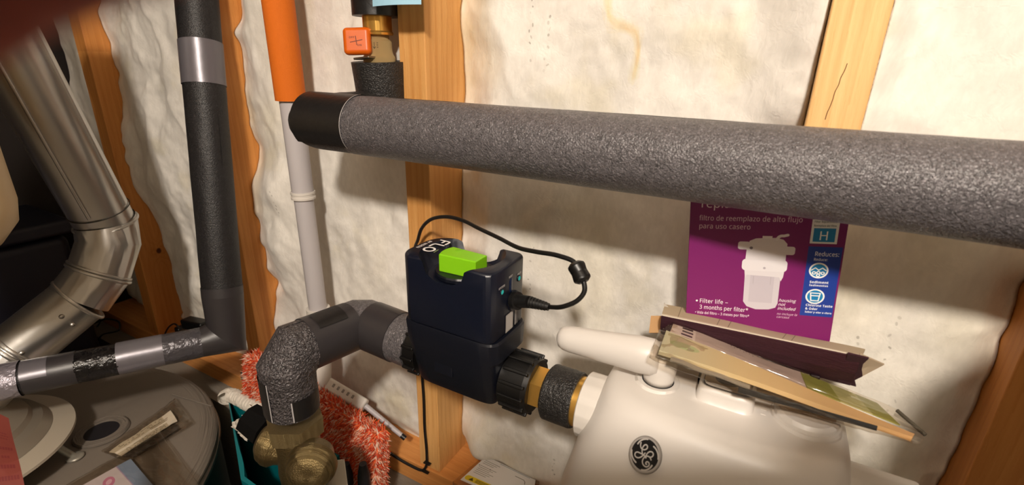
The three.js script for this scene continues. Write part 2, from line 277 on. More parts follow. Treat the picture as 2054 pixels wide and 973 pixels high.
batt(-0.3710, 0.0110, 104, { mid: -0.045, le: -0.068, re: -0.026, amp: 0.75, bulges: [[-0.34, 0.95, 0.03, 0.02], [-0.33, 0.92, 0.02, 0.012]], marks: [[0.27, 0.30, 0.11], [0.32, 0.31, 0.11], [0.30, 0.62, 0.06], [0.42, 0.92, 0.04], [0.48, 0.33, 0.1, 'stain']] }, 'broad white fiberglass insulation behind the navy water monitor and the purple carton');
batt(0.0500, 0.1855, 105, { mid: -0.028, le: -0.016, re: -0.03, amp: 0.6, marks: [[0.10, 0.62, 0.06], [0.16, 0.60, 0.05], [0.2, 0.68, 0.04]] }, 'white fiberglass insulation right of the pale stud with rows of grey print');
batt(0.2245, 0.5905, 106, { mid: -0.03 }, 'white fiberglass insulation beyond the lower right stud');

// ---------- long grey pipe across the wall ----------
{
  const t = thing('insulated_pipe', 'thick dark grey foam pipe across the whole wall with black tape at its left end', 'pipe');
  const r = 0.0303, y = 1.4352, z = 0.085, xl = -0.4370;
  const A = V(0.225, FLOOR, z), B = V(0.225, y, z), C = V(xl, y, z), vx = at(760, 100, 0.004).x, D = V(vx, y, 0.0), E = V(vx, 1.4985, 0.004);  // right-hand drop to the floor is unseen, added for its shadow
  part(t, 'foam_sleeve', sweep([A, B, along(B, C, 0.94)], r, { step: 0.01, n: 64, relief: (th, s) => 0.0008 * (fbm(th * 3, s * 20, 4, 3) - 0.5) }), M.foam);
  part(t, 'foam_elbow', sweep([along(B, C, 0.9405), C, D, E], [r, r, 0.031, 0.0325], { n: 64, step: 0.01, relief: (th, s) => 0.001 * (fbm(th * 3, s * 30, 5, 3) - 0.5) }), M.foamDark);
  part(t, 'black_tape', band(B, C, 0.929, 1.04, r + 0.0009, { th0: 4.0, th1: 6.75, n: 40 }), M.tapeBlack, 'wide black tape patch');
  part(t, 'tape_edge', band(B, C, 0.9285, 0.93, r + 0.0011, { th0: 3.98, th1: 6.77, n: 40 }), M.seam);
  base(t, V(0.225, FLOOR, z));
}
// ---------- brass valve above its left end ----------
{
  const X0 = at(760, 100, 0.004).x, Z0 = 0.004, P = (yy) => V(X0, yy, Z0);
  const t = thing('ball_valve', 'brass ball valve with an orange handle between two black foam sleeves', 'valve');
  part(t, 'body', orient(creased(lathe([[0, 1.490], [0.0182, 1.490], [0.0186, 1.503], [0.0162, 1.507], [0.0154, 1.511], [0.0151, 1.5205], [0.0126, 1.523], [0.0124, 1.5275], [0.0144, 1.528]]), 0.5), V(X0, 0, Z0), Y), M.brassCast, 'cast brass body');
  part(t, 'press_sleeve', orient(creased(lathe([[0.0142, 1.527], [0.0172, 1.5275], [0.0176, 1.530], [0.0164, 1.5315], [0.0164, 1.548], [0.0144, 1.549]]), 0.5), V(X0, 0, Z0), Y), M.brass, 'polished brass sleeve');
  const hc = at(717, 83, 0.028), dirn = P(1.512).sub(hc).normalize();
  part(t, 'stem', sweep([P(1.512), hc.clone().addScaledVector(dirn, 0.006).add(V(0.004, -0.006, 0))], 0.005, { n: 20 }), M.brassCast);
  const br = box(0.024, 0.0025, 0.014, 0, 0, 0, 0.001); br.rotateZ(0.1); br.translate(hc.x + 0.006, hc.y - 0.0175, hc.z - 0.004); part(t, 'bracket', br, M.steel, 'grey metal bracket');
  const hg = new RoundedBoxGeometry(0.031, 0.0295, 0.011, 4, 0.005); hg.applyMatrix4(new THREE.Matrix4().makeRotationFromEuler(new THREE.Euler(-0.2, 0.5, 0.14))); hg.translate(hc.x, hc.y, hc.z);
  const h = part(t, 'handle', hg, M.orange, 'orange plastic handle');
  const e = new THREE.Euler(-0.2, 0.5, 0.14), hr = X.clone().applyEuler(e), hu = Y.clone().applyEuler(e), hn = Z.clone().applyEuler(e);
  part(h, 'print', ...decal(0.02, 0.018, canvasTex(128, 128, (g) => { g.clearRect(0, 0, 128, 128); g.strokeStyle = 'rgba(110,40,5,0.8)'; g.lineWidth = 6; g.beginPath(); g.moveTo(20, 78); g.lineTo(110, 60); g.moveTo(62, 30); g.lineTo(68, 100); g.stroke(); g.fillStyle = 'rgba(110,40,5,0.8)'; g.font = 'bold 22px sans-serif'; g.fillText('OFF', 14, 48); g.fillText('ON', 70, 108); }), hc.clone().addScaledVector(hn, 0.0055), hr, hu));
  part(t, 'arrow', ...decal(0.008, 0.01, canvasTex(64, 80, (g) => { g.clearRect(0, 0, 64, 80); g.strokeStyle = 'rgba(80,60,25,0.8)'; g.lineWidth = 5; g.beginPath(); g.moveTo(22, 10); g.lineTo(22, 62); g.moveTo(10, 48); g.lineTo(22, 64); g.lineTo(34, 48); g.moveTo(44, 16); g.lineTo(58, 16); g.moveTo(44, 34); g.lineTo(58, 34); g.moveTo(44, 52); g.lineTo(58, 52); g.stroke(); }), P(1.5155).add(V(0.0076, 0, 0.0133)), V(0.86, 0, -0.5), Y, 0.0004));
  base(t, P(1.496));
  const u = thing('foam_sleeve', 'black foam pipe sleeve above the brass valve at the top edge', 'pipe');
  part(u, 'foam', sweep([P(1.547), P(CEIL - 0.002)], 0.0275, { relief: (th, s) => 0.001 * (fbm(th * 3, s * 30, 6, 3) - 0.5) }), M.tapeBlack); base(u, P(1.547));
  const k = thing('paper_tag', 'pale blue paper tag with a thin dark border hung on the black foam sleeve', 'tag');
  const a = at(748, 13, 0.038), b = at(845, 9, 0.04), up = V(0, 0.075, -0.004);
  part(k, 'card', sheet(a, b, b.clone().add(up), a.clone().add(up), { h: (x, y) => 0.004 * Math.sin(x * 3.1) * (1 - y) }), mat(0xffffff, 0.7, 0, { map: canvasTex(256, 256, (g) => { g.fillStyle = '#a4d3ea'; g.fillRect(0, 0, 256, 256); g.strokeStyle = '#2b4a5c'; g.lineWidth = 3; g.strokeRect(18, 18, 216, 205); }) }));
  base(k, a);
}

// ---------- charcoal pipe on the left ----------
{
  const t = thing('insulated_pipe', 'charcoal foam covered vertical pipe turning toward the left with silver and black tapes', 'pipe');
  const r = 0.0275, rl = 0.0213, lo = at(455, 676, 0.095), p0 = at(447, 590, 0.086), p1 = at(395, 0, 0.01), pk = p0.clone().addScaledVector(p1.clone().sub(p0), 1.06), top = V(pk.x, CEIL - 0.002, pk.z);
  const far = at(50, 757, 0.298), end = lo.clone().addScaledVector(far.clone().sub(lo), 1.45), LT = (px, py) => { const d = end.clone().sub(lo), w = lo.clone().sub(CAM), q = ray(px, py).normalize(), b = d.dot(q), a = d.dot(d); return clamp((b * w.dot(q) - d.dot(w)) / (a - b * b), 0, 1); };
  part(t, 'foam_sleeve', sweep([top, pk, p0, lo, along(lo, end, 0.1), end], [r, r, r, 0.025, rl, rl], { step: 0.01, relief: (th, s) => 0.0009 * (fbm(th * 3, s * 25, 14, 3) - 0.5) }), M.foamBlack);
  const ty = (py) => (p0.y - at(420, py, 0.05).y) / (p0.y - p1.y);
  const q0 = at(405, 172, 0.032), q1 = at(398, 86, 0.021), lineT = (q) => q.clone().sub(p0).dot(p1.clone().sub(p0)) / p1.distanceTo(p0) ** 2;
  part(t, 'tape_band', band(p0, p1, lineT(q0), lineT(q1), r + 0.0009), M.tapeSilver, 'silver grey tape band');
  part(t, 'tape_sleeve', sweep([along(p0, p1, 0.03), p0, lo, along(lo, end, 0.1)], [r + 0.0008, r + 0.0008, 0.0258, rl + 0.0012], { caps: false, n: 40 }), M.tapeGrey, 'smooth dark grey tape');
  part(t, 'seam', sweep([along(p0, p1, 0.1), along(p0, p1, 0.98)], 0.0006, { n: 6 }).translate(-0.0205, -0.0, 0.0185), M.tapeGrey);
  part(t, 'tape_band', band(lo, end, LT(418, 690), LT(327, 706), rl + 0.0012, { step: 0.004, relief: (th, s) => 0.0022 * Math.max(0, fbm(th * 2.2, s * 45, 77, 3) - 0.5) }), M.tapeCrease, 'creased silver tape');
  part(t, 'tape_band', band(lo, end, LT(330, 705), LT(238, 722), rl + 0.0017), M.tapeSilver, 'smooth silver tape');
  part(t, 'tape_band', band(lo, end, LT(241, 722), LT(155, 738), rl + 0.0012, { step: 0.004, relief: (th, s) => 0.002 * (fbm(th * 2, s * 50, 78, 3) - 0.5) }), M.tapeGloss, 'glossy black tape');
  part(t, 'tape_band', band(lo, end, LT(157, 738), LT(50, 757), rl + 0.0011), M.tapeGrey, 'dull grey tape');
  part(t, 'tape_patch', band(lo, end, LT(103, 747), LT(49, 757), rl + 0.0016, { th0: -1.25, th1: 0.25 }), M.tapeSilver, 'silver tape patch');
  part(t, 'tape_band', band(lo, end, LT(44, 759), 0.995, rl + 0.0025, { step: 0.005, relief: (th, s) => 0.004 * (fbm(th * 1.5, s * 22, 79, 3) - 0.5) }), mat(0x8d8890, 0.35, 0.5, { bumpMap: scaled(T.cloud, 0.05), bumpScale: 0.003 }), 'pale crinkled foil tape');
  base(t, lo);
}

// ---------- telescopic mop ----------
const tint = (hex) => { const c = new THREE.Color(hex); return c; };
{
  const t = thing('telescopic_mop', 'telescopic mop with an orange grip, grey pole and orange chenille head', 'mop');
  const a = at(637, 612, 0.02), b = at(573, 120, 0.02), axis = (py) => { const q = at(600, py, 0.02); return along(a, b, (q.y - a.y) / (b.y - a.y)); }, top = a.clone().addScaledVector(b.clone().sub(a), 1.75);
  part(t, 'grip', sweep([axis(203), top], 0.0192, { n: 40 }), M.orangeGrip, 'orange foam grip');
  part(t, 'upper_tube', sweep([axis(384), axis(198)], 0.0147, { n: 40 }), M.poleGrey, 'grey tube');
  part(t, 'lower_tube', sweep([axis(616), axis(392)], 0.0132, { n: 40 }), M.poleGrey, 'grey tube');
  part(t, 'collar', sweep([axis(396), axis(392), axis(391), axis(387), axis(386), axis(382)], [0.0163, 0.0165, 0.0158, 0.0158, 0.0165, 0.0163], { n: 40 }), M.whiteMatt, 'white collar');
  const bottom = a.clone(); bottom.y = 0.98; bottom.z = 0.035;
  part(t, 'socket', sweep([bottom, axis(655), axis(640), axis(604)], [0.015, 0.015, 0.0172, 0.0172], { n: 40 }), M.whiteMatt, 'white socket');
  // chenille head: a flat pad with loops of yarn
  const c0 = V(-0.705, 1.040, 0.058), c1 = V(-0.428, 1.000, 0.058), ax = c1.clone().sub(c0), len = ax.length(); ax.normalize(); const dn = V(0.1, -0.96, 0.24).normalize(), nr = ax.clone().cross(dn).normalize().negate();
  const mid = c0.clone().addScaledVector(ax, len / 2).addScaledVector(dn, 0.042), head = box(len, 0.084, 0.022, 0, 0, 0, 0.01); head.applyMatrix4(new THREE.Matrix4().makeBasis(ax, dn.clone().negate(), nr.clone().normalize()).setPosition(mid));
  const hd = part(t, 'mop_head', head, mat(0xb23a1e, 0.95), 'orange chenille head');
  const yarn = new THREE.ConeGeometry(0.0017, 0.011, 6, 3); yarn.translate(0, 0.005, 0); { const p = yarn.attributes.position; for (let i = 0; i < p.count; i++) p.setX(i, p.getX(i) + 14 * p.getY(i) ** 2); yarn.computeVertexNormals(); }
  const N = 15000, inst = new THREE.InstancedMesh(yarn, mat(0xffffff, 0.9, 0, { sheen: 0.5 }), N); inst.name = 'yarn'; inst.userData.kind = 'stuff'; inst.castShadow = inst.receiveShadow = true; reseed(33);
  const cols = ['#d24c26', '#c5401c', '#de6836', '#d88c6c', '#e2bca6', '#b83a1c'].map(tint), q = new THREE.Quaternion(), mm = new THREE.Matrix4();
  for (let i = 0; i < N; i++) {
    const u = rnd(), v = rnd(), edge = rnd() < 0.34, dir = nr.clone(); let p = c0.clone().addScaledVector(ax, u * len).addScaledVector(dn, v * 0.084);
    if (edge) { const k = Math.floor(rnd() * 4), o = [[0, v], [1, v], [u, 0], [u, 1]][k], od = [ax.clone().negate(), ax.clone(), dn.clone().negate(), dn.clone()][k]; p = c0.clone().addScaledVector(ax, o[0] * len).addScaledVector(dn, o[1] * 0.084).addScaledVector(nr, (rnd() - 0.5) * 0.02); dir.multiplyScalar(0.4).add(od); } else p.addScaledVector(nr, 0.010);
    dir.add(V(rnd() - 0.5, rnd() - 0.8, rnd() - 0.5).multiplyScalar(1.3)).normalize(); q.setFromUnitVectors(Y, dir); q.multiply(new THREE.Quaternion().setFromAxisAngle(Y, rnd() * 6.28));
    mm.compose(p, q, V(1, 1, 1).multiplyScalar(0.75 + rnd() * 0.5)); inst.setMatrixAt(i, mm);
    const pale = fbm(u * 10, v * 5, 5, 3) > 0.62 ? 1 : 0; inst.setColorAt(i, cols[pale ? 3 + Math.floor(rnd() * 2) : Math.floor(rnd() * 6)]);
  }
  hd.add(inst);
  base(t, bottom);
}
// ---------- white wand beside the mop ----------
{
  const t = thing('plastic_wand', 'white plastic wand with a slotted handle and thin grey rod behind the orange mop', 'tool');
  const a = at(628, 752, 0.03), b = at(733, 814, 0.022), c = at(805, 873, 0.012), d = b.clone().sub(a).normalize();
  const hg = box(a.distanceTo(b), 0.02, 0.013, 0, 0, 0, 0.004), tc = CAM.clone().sub(b).normalize(), n = tc.addScaledVector(d, -tc.dot(d)).normalize(), u2 = n.clone().cross(d).normalize(); hg.applyMatrix4(new THREE.Matrix4().makeBasis(d, u2, n.clone()).setPosition(along(a, b, 0.5)));
  const h = part(t, 'handle', hg, M.whiteMatt, 'white handle');
  for (let i = 0; i < 5; i++) { const s = box(0.0045, 0.006, 0.004, 0, 0, 0, 0.001); s.applyMatrix4(new THREE.Matrix4().makeBasis(d, u2, n).setPosition(along(a, b, 0.42 + i * 0.09).addScaledVector(u2, 0.002).addScaledVector(n, 0.0049))); part(h, 'slot', s, mat(0x8a857f, 0.7)); }
  part(t, 'rod', sweep([b, c], [0.0042, 0.0036], { n: 20 }), M.poleGrey, 'grey rod');
  part(t, 'tip', sweep([c, c.clone().addScaledVector(c.clone().sub(b).normalize(), 0.008)], 0.0038, { n: 20 }), M.tapeBlack, 'black tip');
  base(t, a);
}

// ---------- water monitor ----------
const AX = { y: 1.203, z: 0.1 };
{
  const t = thing('water_monitor', 'navy blue smart water monitor with a lime green knob on the pipe in the middle', 'water monitor');
  const x0 = -0.3015, x1 = -0.1975, zb = 0.076, zf = 0.1405, yt = 1.3295, ys = 1.2585;
  const plan = (g0, e) => { const a = x0 + e, b = x1 - e, c = zb + e, d = zf - e, rl = 0.026 - e, rr = 0.007 - e * 0.5, s = new THREE.Shape(); const f = (x, z) => [x, -z];
    s.moveTo(...f(a + rl, c)); s.absarc(a + rl, -(c + rl), rl, Math.PI / 2, Math.PI, false); s.absarc(a + 0.012, -(d - 0.012), 0.012, Math.PI, 1.5 * Math.PI, false); s.absarc(b - rr, -(d - rr), rr, 1.5 * Math.PI, 2 * Math.PI, false); s.absarc(b - rr, -(c + rr), rr, 0, Math.PI / 2, false); s.closePath(); return s; };
  const ex = new THREE.ExtrudeGeometry(plan(0, 0.004), { depth: yt - ys - 0.008, bevelEnabled: true, bevelThickness: 0.004, bevelSize: 0.004, bevelSegments: 5, curveSegments: 16 }); ex.rotateX(-Math.PI / 2); ex.translate(0, ys + 0.004, 0);
  const cx = -0.2490, cz = 0.1085, cup = lathe([[0, 1.3075], [0.026, 1.3075], [0.033, 1.310], [0.0376, 1.316], [0.0388, 1.322], [0.0394, 1.326], [0.0415, 1.3297], [0.0415, 1.345], [0, 1.345]], 72); cup.translate(cx, 0, cz);
  const ev = new Evaluator(); ev.attributes = ['position', 'normal', 'uv']; const A = new Brush(ex), B = new Brush(cup); A.updateMatrixWorld(); B.updateMatrixWorld(); const cut = ev.evaluate(A, B, SUBTRACTION).geometry; cut.clearGroups();
  part(t, 'upper_housing', creased(cut, 0.55), M.navy);
  const rr = (a, b, c, d) => superE((a + b) / 2, (c + d) / 2, (b - a) / 2, (d - c) / 2, 7);
  part(t, 'lower_housing', creased(loft([[1.181, rr(-0.292, -0.207, 0.084, 0.122)], [1.1825, rr(-0.2955, -0.2035, 0.081, 0.126)], [1.187, rr(-0.297, -0.202, 0.080, 0.1285)], [1.232, rr(-0.3, -0.1985, 0.0775, 0.1385)], [1.236, rr(-0.3030, -0.1945, 0.0725, 0.1385)], [1.2565, rr(-0.3035, -0.1942, 0.0715, 0.1402)], [1.2588, rr(-0.3025, -0.1955, 0.073, 0.1394)], [1.2588, rr(-0.30, -0.2, 0.078, 0.137)]]), 0.5), M.navyDark);
  const bd = box(0.022, 0.02, 0.003, -0.256, 1.216, 0.134, 0.0012); bd.rotateX(0); part(t, 'badge', bd, M.navyDark);
  for (const s of [-1, 1]) {                                      // ribbed union nuts
    const g = [], X0 = s < 0 ? -0.3005 : -0.1985, X1 = s < 0 ? -0.318 : -0.1690; const body = sweep([V(X0, AX.y, AX.z), V(mix(X0, X1, 0.85), AX.y, AX.z), V(X1, AX.y, AX.z)], [0.0285, 0.0285, 0.026], { n: 60 }); g.push(body);
    for (let k = 0; k < 14; k++) { const b = new RoundedBoxGeometry(Math.abs(X1 - X0) * 0.9, 0.0032, 0.005, 2, 0.001); b.translate((X0 + X1) / 2, 0, 0.0285); b.rotateX(k / 14 * 2 * Math.PI); b.translate(0, AX.y, AX.z); g.push(b.index ? b : b); }
    part(t, 'union_nut', mergeGeometries(g.map((q) => (q.index ? q.toNonIndexed() : q))), M.blackPlastic, 'ribbed black union nut');
  }
  // knob: dial with a raised grip bar
  const kn = part(t, 'knob', creased(lathe([[0, 1.309], [0.027, 1.309], [0.027, 1.312], [0.026, 1.3135], [0, 1.3135]], 60).translate(cx, 0, cz), 0.5), M.navyDark, 'lime green knob');
  const sh = new THREE.Shape(); sh.moveTo(-0.017, -0.0105); sh.quadraticCurveTo(-0.022, 0, -0.017, 0.0105); sh.lineTo(0.0205, 0.0085); sh.lineTo(0.0205, -0.0085); sh.closePath();
  const kg = new THREE.ExtrudeGeometry(sh, { depth: 0.0155, bevelEnabled: true, bevelThickness: 0.0012, bevelSize: 0.0012, bevelSegments: 3 }); kg.rotateX(-Math.PI / 2); kg.translate(cx + 0.003, 1.3145, cz + 0.006);
  part(kn, 'grip_bar', kg, M.green);
  const dim = new THREE.SphereGeometry(0.004, 20, 12); dim.scale(1, 0.12, 1); dim.translate(cx - 0.004, 1.3312, cz); part(kn, 'dimple', dim, mat(0x74b60f, 0.5));
  // print on top: reading direction runs to the front, subline towards the left
  part(t, 'logo_print', ...decal(0.048, 0.03, canvasTex(320, 200, (g) => { g.clearRect(0, 0, 320, 200); g.strokeStyle = '#e8e4e2'; g.lineWidth = 15; g.lineJoin = 'round'; g.lineCap = 'round'; g.beginPath(); g.moveTo(48, 112); g.lineTo(48, 56); g.quadraticCurveTo(48, 34, 70, 34); g.lineTo(104, 34); g.moveTo(48, 74); g.lineTo(86, 74); g.moveTo(126, 34); g.lineTo(126, 88); g.quadraticCurveTo(126, 108, 150, 108); g.lineTo(178, 108); g.stroke(); g.beginPath(); g.ellipse(228, 72, 33, 36, 0, 0, 7); g.stroke(); g.strokeStyle = '#7f9160'; g.lineWidth = 7; g.beginPath(); g.moveTo(206, 18); g.lineTo(258, 12); g.stroke(); g.fillStyle = '#d8d2d0'; g.font = 'bold 34px sans-serif'; g.fillText('BY MOEN', 96, 168); }), V(-0.2855, yt, 0.108), Z, X));
  // right side: lamps, print, reset slot, port, stickers
  const S = (px, py) => atX(px, py, x1 + 0.0002), side = (w, h, tex, px, py, m) => decal(w, h, tex, S(px, py), V(0, 0, -1), Y, 0.0004, m);
  for (const [px, py] of [[1007, 586], [1041, 558]]) { const p = S(px, py), g = new THREE.CylinderGeometry(0.0021, 0.0021, 0.0012, 24); g.rotateZ(Math.PI / 2); g.translate(p.x, p.y, p.z); part(t, 'status_light', g, new THREE.MeshStandardMaterial({ color: 0x0a3a36, emissive: new THREE.Color(0.03, 0.85, 0.72), emissiveIntensity: 1.1 }), 'glowing teal light'); const r = new THREE.TorusGeometry(0.0026, 0.0006, 8, 24); r.rotateY(Math.PI / 2); r.translate(p.x, p.y, p.z); part(t, 'light_ring', r, M.navyDark); }
  const word = (s) => canvasTex(160, 40, (g) => { g.clearRect(0, 0, 160, 40); g.fillStyle = '#c9c6c6'; g.font = 'bold 33px sans-serif'; g.textAlign = 'center'; g.fillText(s, 80, 32, 156); });
  part(t, 'print', ...side(0.0145, 0.0036, word('SYSTEM'), 1006, 576)); part(t, 'print', ...side(0.0125, 0.0036, word('RESET'), 1024, 554)); part(t, 'print', ...side(0.0125, 0.0036, word('VALVE'), 1041, 548));
  const sl = new THREE.CapsuleGeometry(0.0026, 0.009, 6, 16), sp = S(1025, 572); sl.scale(0.25, 1, 1); sl.translate(sp.x, sp.y, sp.z); part(t, 'reset_button', sl, mat(0x0b1b3a, 0.3), 'recessed blue black button');
  const pp = S(1030, 603); part(t, 'port', sweep([pp.clone().add(V(-0.001, 0, 0)), pp.clone().add(V(0.002, 0, 0))], [0.0105, 0.0098], { n: 32 }), M.navyDark);
  part(t, 'sticker', ...side(0.014, 0.0185, canvasTex(112, 148, (g) => { g.fillStyle = '#aaa6a2'; g.fillRect(0, 0, 112, 148); g.fillStyle = '#b7b3af'; g.fillRect(12, 12, 88, 124); }), 1021, 645), 'plain grey white sticker');
  part(t, 'sticker', ...side(0.007, 0.0185, canvasTex(56, 148, (g) => { g.fillStyle = '#17181d'; g.fillRect(0, 0, 56, 148); g.fillStyle = '#a9a6a4'; g.fillRect(2, 4, 14, 136); for (let i = 0; i < 11; i++) { g.fillRect(22, 8 + i * 12, 8, 7); g.fillRect(36, 8 + i * 12, 6, 7); } }), 1035, 633), 'narrow printed sticker');
  base(t, V(-0.2495, 1.181, 0.1));
}
// ---------- cord ----------
{
  const t = thing('power_cable', 'thin black power cable looping from the navy water monitor and down the stud', 'cable');
  const p0 = atX(1032, 603, -0.194), p1 = atX(1062, 606, -0.176), p2 = atX(1101, 616, -0.157);
  part(t, 'plug', sweep([p0, p0.clone().lerp(p1, 0.25), p0.clone().lerp(p1, 0.26), p1], [0.0085, 0.0085, 0.0062, 0.0056], { n: 32 }), M.rubber);
  const g = [sweep([p1, p2], [0.0044, 0.0034], { n: 24 })]; for (let i = 0; i < 6; i++) g.push(orient(new THREE.CylinderGeometry(0.0056 - i * 0.0003, 0.0056 - i * 0.0003, 0.0016, 20), along(p1, p2, 0.06 + i * 0.15), p2.clone().sub(p1)));
  part(t, 'strain_relief', mergeGeometries(g), M.rubber);
  const f0 = at(1171, 566, 0.118), f1 = at(1153, 527, 0.112), fd = f1.clone().sub(f0).normalize();
  part(t, 'ferrite_bead', sweep([f0, along(f0, f1, 0.12), along(f0, f1, 0.2), along(f0, f1, 0.5), along(f0, f1, 0.8), along(f0, f1, 0.88), f1], [0.0045, 0.0072, 0.0075, 0.0068, 0.0075, 0.0072, 0.0045], { n: 28 }), M.blackPlastic, 'black ferrite bead');
  part(t, 'cable', cable([p2, at(1130, 615, 0.122), at(1158, 603, 0.122), at(1172, 585, 0.12), f0, along(f0, f1, 0.5), f1, at(1120, 513, 0.108), at(1075, 505, 0.1), at(1040, 497, 0.09), at(1000, 477, 0.078), at(960, 458, 0.066), at(930, 443, 0.056), at(897, 435, 0.046), at(865, 440, 0.036), at(846, 458, 0.026), at(838, 482, 0.016), V(-0.3945, 1.27, 0.006), V(-0.394, 1.2, 0.0035), at(847, 755, 0.003), at(850, 800, 0.003), at(852, 860, 0.003), at(856, 910, 0.004), at(855, 934, 0.006), at(848, 943, 0.009), at(820, 932, 0.011), at(790, 914, 0.012), at(760, 892, 0.012), V(-0.56, 0.885, 0.01), V(-0.7, 0.88, 0.012), at(520, 793, 0.02), at(497, 775, 0.03), at(485, 752, 0.03), at(492, 737, 0.02), at(500, 728, 0.012)], 0.0021, 700), M.rubber);
  for (const [px, py] of [[855, 928], [852, 945]]) { const s = box(0.012, 0.002, 0.006, 0, 0, 0, 0.0008), p = at(px, py, 0.006); s.translate(p.x + 0.002, p.y, p.z); part(t, 'cable_clip', s, M.blackPlastic); }
  base(t, V(-0.3945, PLATE, 0.004));
}
// ---------- inlet pipe with mitred foam elbows ----------
{
  const t = thing('insulated_pipe', 'dark grey foam covered pipe with two mitred elbows left of the navy water monitor', 'pipe');
  const r = 0.0293, a = V(-0.318, AX.y, AX.z), b = V(-0.401, AX.y + 0.004, AX.z), c = at(571, 708, 0.192), d = at(588, 818, 0.192);
  part(t, 'foam_sleeve', sweep([a, along(a, b, 0.35)], r - 0.001, { n: 56 }), M.foam);
  part(t, 'tape_sleeve', sweep([along(a, b, 0.3), along(a, b, 0.80)], r, { n: 56, step: 0.01, relief: (th, s) => 0.0007 * (fbm(th * 2, s * 30, 8, 3) - 0.5) }), M.tapeGrey, 'smooth dark tape');
  part(t, 'foam_elbow', sweep([along(a, b, 0.79), along(a, b, 0.9), along(b, c, 0.08), along(b, c, 0.18)], r - 0.0008, { n: 56, step: 0.01 }), M.foam);
  part(t, 'tape_sleeve', sweep([along(b, c, 0.17), along(b, c, 0.75)], r, { n: 56, step: 0.01, relief: (th, s) => 0.0009 * (fbm(th * 2, s * 30, 9, 3) - 0.5) }), M.tapeGrey, 'smooth dark tape');
  part(t, 'tape_flap', band(b, c, 0.3, 0.66, r + 0.0012, { th0: 5.6, th1: 6.5, n: 16 }), M.tapeBlack);
  part(t, 'foam_elbow', sweep([along(b, c, 0.74), along(b, c, 0.84), along(c, d, 0.26), d], [r - 0.0006, r - 0.0006, r - 0.0008, r - 0.0016], { n: 64, step: 0.006, relief: (th, s) => 0.0014 * (fbm(th * 4, s * 40, 10, 3) - 0.5) }), M.foamCoarse, 'coarse grey foam elbow');
  const ap = (th) => along(c, d, 0).clone(); const refl = d.clone().sub(c).normalize();
  part(t, 'tape_patch', band(c, d, 0.62, 0.97, r - 0.0004, { th0: -0.6, th1: 0.62, n: 24 }), M.tapeBlack, 'dark tape patch');
  part(t, 'tape_patch', band(c, d, 0.3, 0.96, r - 0.0002, { th0: 1.42, th1: 3.0, n: 24 }), M.tapeBlack, 'dark tape strip along the left');
  part(t, 'tape_edge', band(c, d, 0.3, 0.96, r, { th0: 1.38, th1: 1.43, n: 3 }), M.seam); part(t, 'tape_edge', band(c, d, 0.62, 0.97, r - 0.0002, { th0: 0.6, th1: 0.645, n: 3 }), M.seam);
  base(t, d);
}
// ---------- old brass regulator below it ----------
{
  const t = thing('pressure_regulator', 'dull old brass pressure regulator with two round bonnets under the grey foam elbow', 'valve');
  const top = at(589, 826, 0.192), dn = V(0, -1, 0);
  part(t, 'hex_nut', orient(creased(new THREE.CylinderGeometry(0.0315, 0.0305, 0.02, 6), 0.3), top.clone().addScaledVector(dn, 0.017), Y), M.brassOld, 'brass hex collar');
  part(t, 'neck', orient(lathe([[0.022, 0], [0.024, -0.015], [0.023, -0.04], [0.025, -0.065], [0.022, -0.11], [0.0, -0.11]]), top.clone().addScaledVector(dn, 0.012), Y), M.brassOld);
  const dome = [[0, 0.034], [0.008, 0.0335], [0.017, 0.031], [0.0215, 0.0265], [0.0225, 0.024], [0.0245, 0.0235], [0.026, 0.020], [0.026, 0.016], [0.0275, 0.0155], [0.0285, 0.012], [0.0285, 0.004], [0.024, -0.004], [0.02, -0.02], [0, -0.02]].map(([r, y]) => [r * 0.9, y * 0.72]).reverse();
  const c1 = at(628, 925, 0.212), c2 = at(560, 893, 0.198);
  part(t, 'bonnet', orient(creased(lathe(dome), 0.5), c1, V(0.55, 0.05, 0.8)), M.brassOld, 'ridged round brass bonnet');
  part(t, 'bonnet', orient(creased(lathe(dome.map(([r, y]) => [r * 0.98, y])), 0.5), c2, V(-0.85, 0.25, 0.35)), M.brassOld, 'ridged round brass bonnet');
  const low = top.clone(); low.y -= 0.11; part(t, 'tail_pipe', sweep([low.clone().add(V(0, 0.02, 0)), V(low.x, FLOOR, low.z)], [0.022, 0.018], { n: 32 }), M.brassOld);
  for (let i = 0; i < 3; i++) { const b = new THREE.SphereGeometry(0.0045, 14, 10), p = at([598, 604, 588][i], [900, 918, 922][i], 0.216); b.translate(p.x, p.y, p.z); part(t, 'boss', b, M.brassOld); }
  part(t, 'cap', orient(creased(new THREE.CylinderGeometry(0.019, 0.022, 0.03, 8), 0.3), at(517, 850, 0.18), V(-0.7, 0.25, 0.1)), M.capBlack, 'black eight sided cap');
  base(t, V(low.x, FLOOR, low.z));
}
// ---------- short coupling right of the monitor ----------
{
  const t = thing('pipe_coupling', 'short black foam sleeve over a brass coupling between the navy monitor and the white filter', 'pipe');
  const P = (x) => V(x, AX.y, AX.z);
  part(t, 'hex_nut', orient(creased(new THREE.CylinderGeometry(0.0215, 0.0215, 0.017, 6), 0.3).rotateY(0.35), P(-0.1625), X), M.brass, 'shiny brass hex nut');
  part(t, 'foam_sleeve', sweep([P(-0.1560), P(-0.154), P(-0.1275), P(-0.1255)], [0.0245, 0.0268, 0.0268, 0.026], { n: 56, step: 0.004, relief: (th, s) => 0.0012 * (fbm(th * 4, s * 60, 19, 3) - 0.5) }), M.foamDark);
  part(t, 'threads', sweep([P(-0.1265), P(-0.117)], 0.0235, { n: 40 }), M.brass, 'brass thread');
  base(t, P(-0.1625));
}
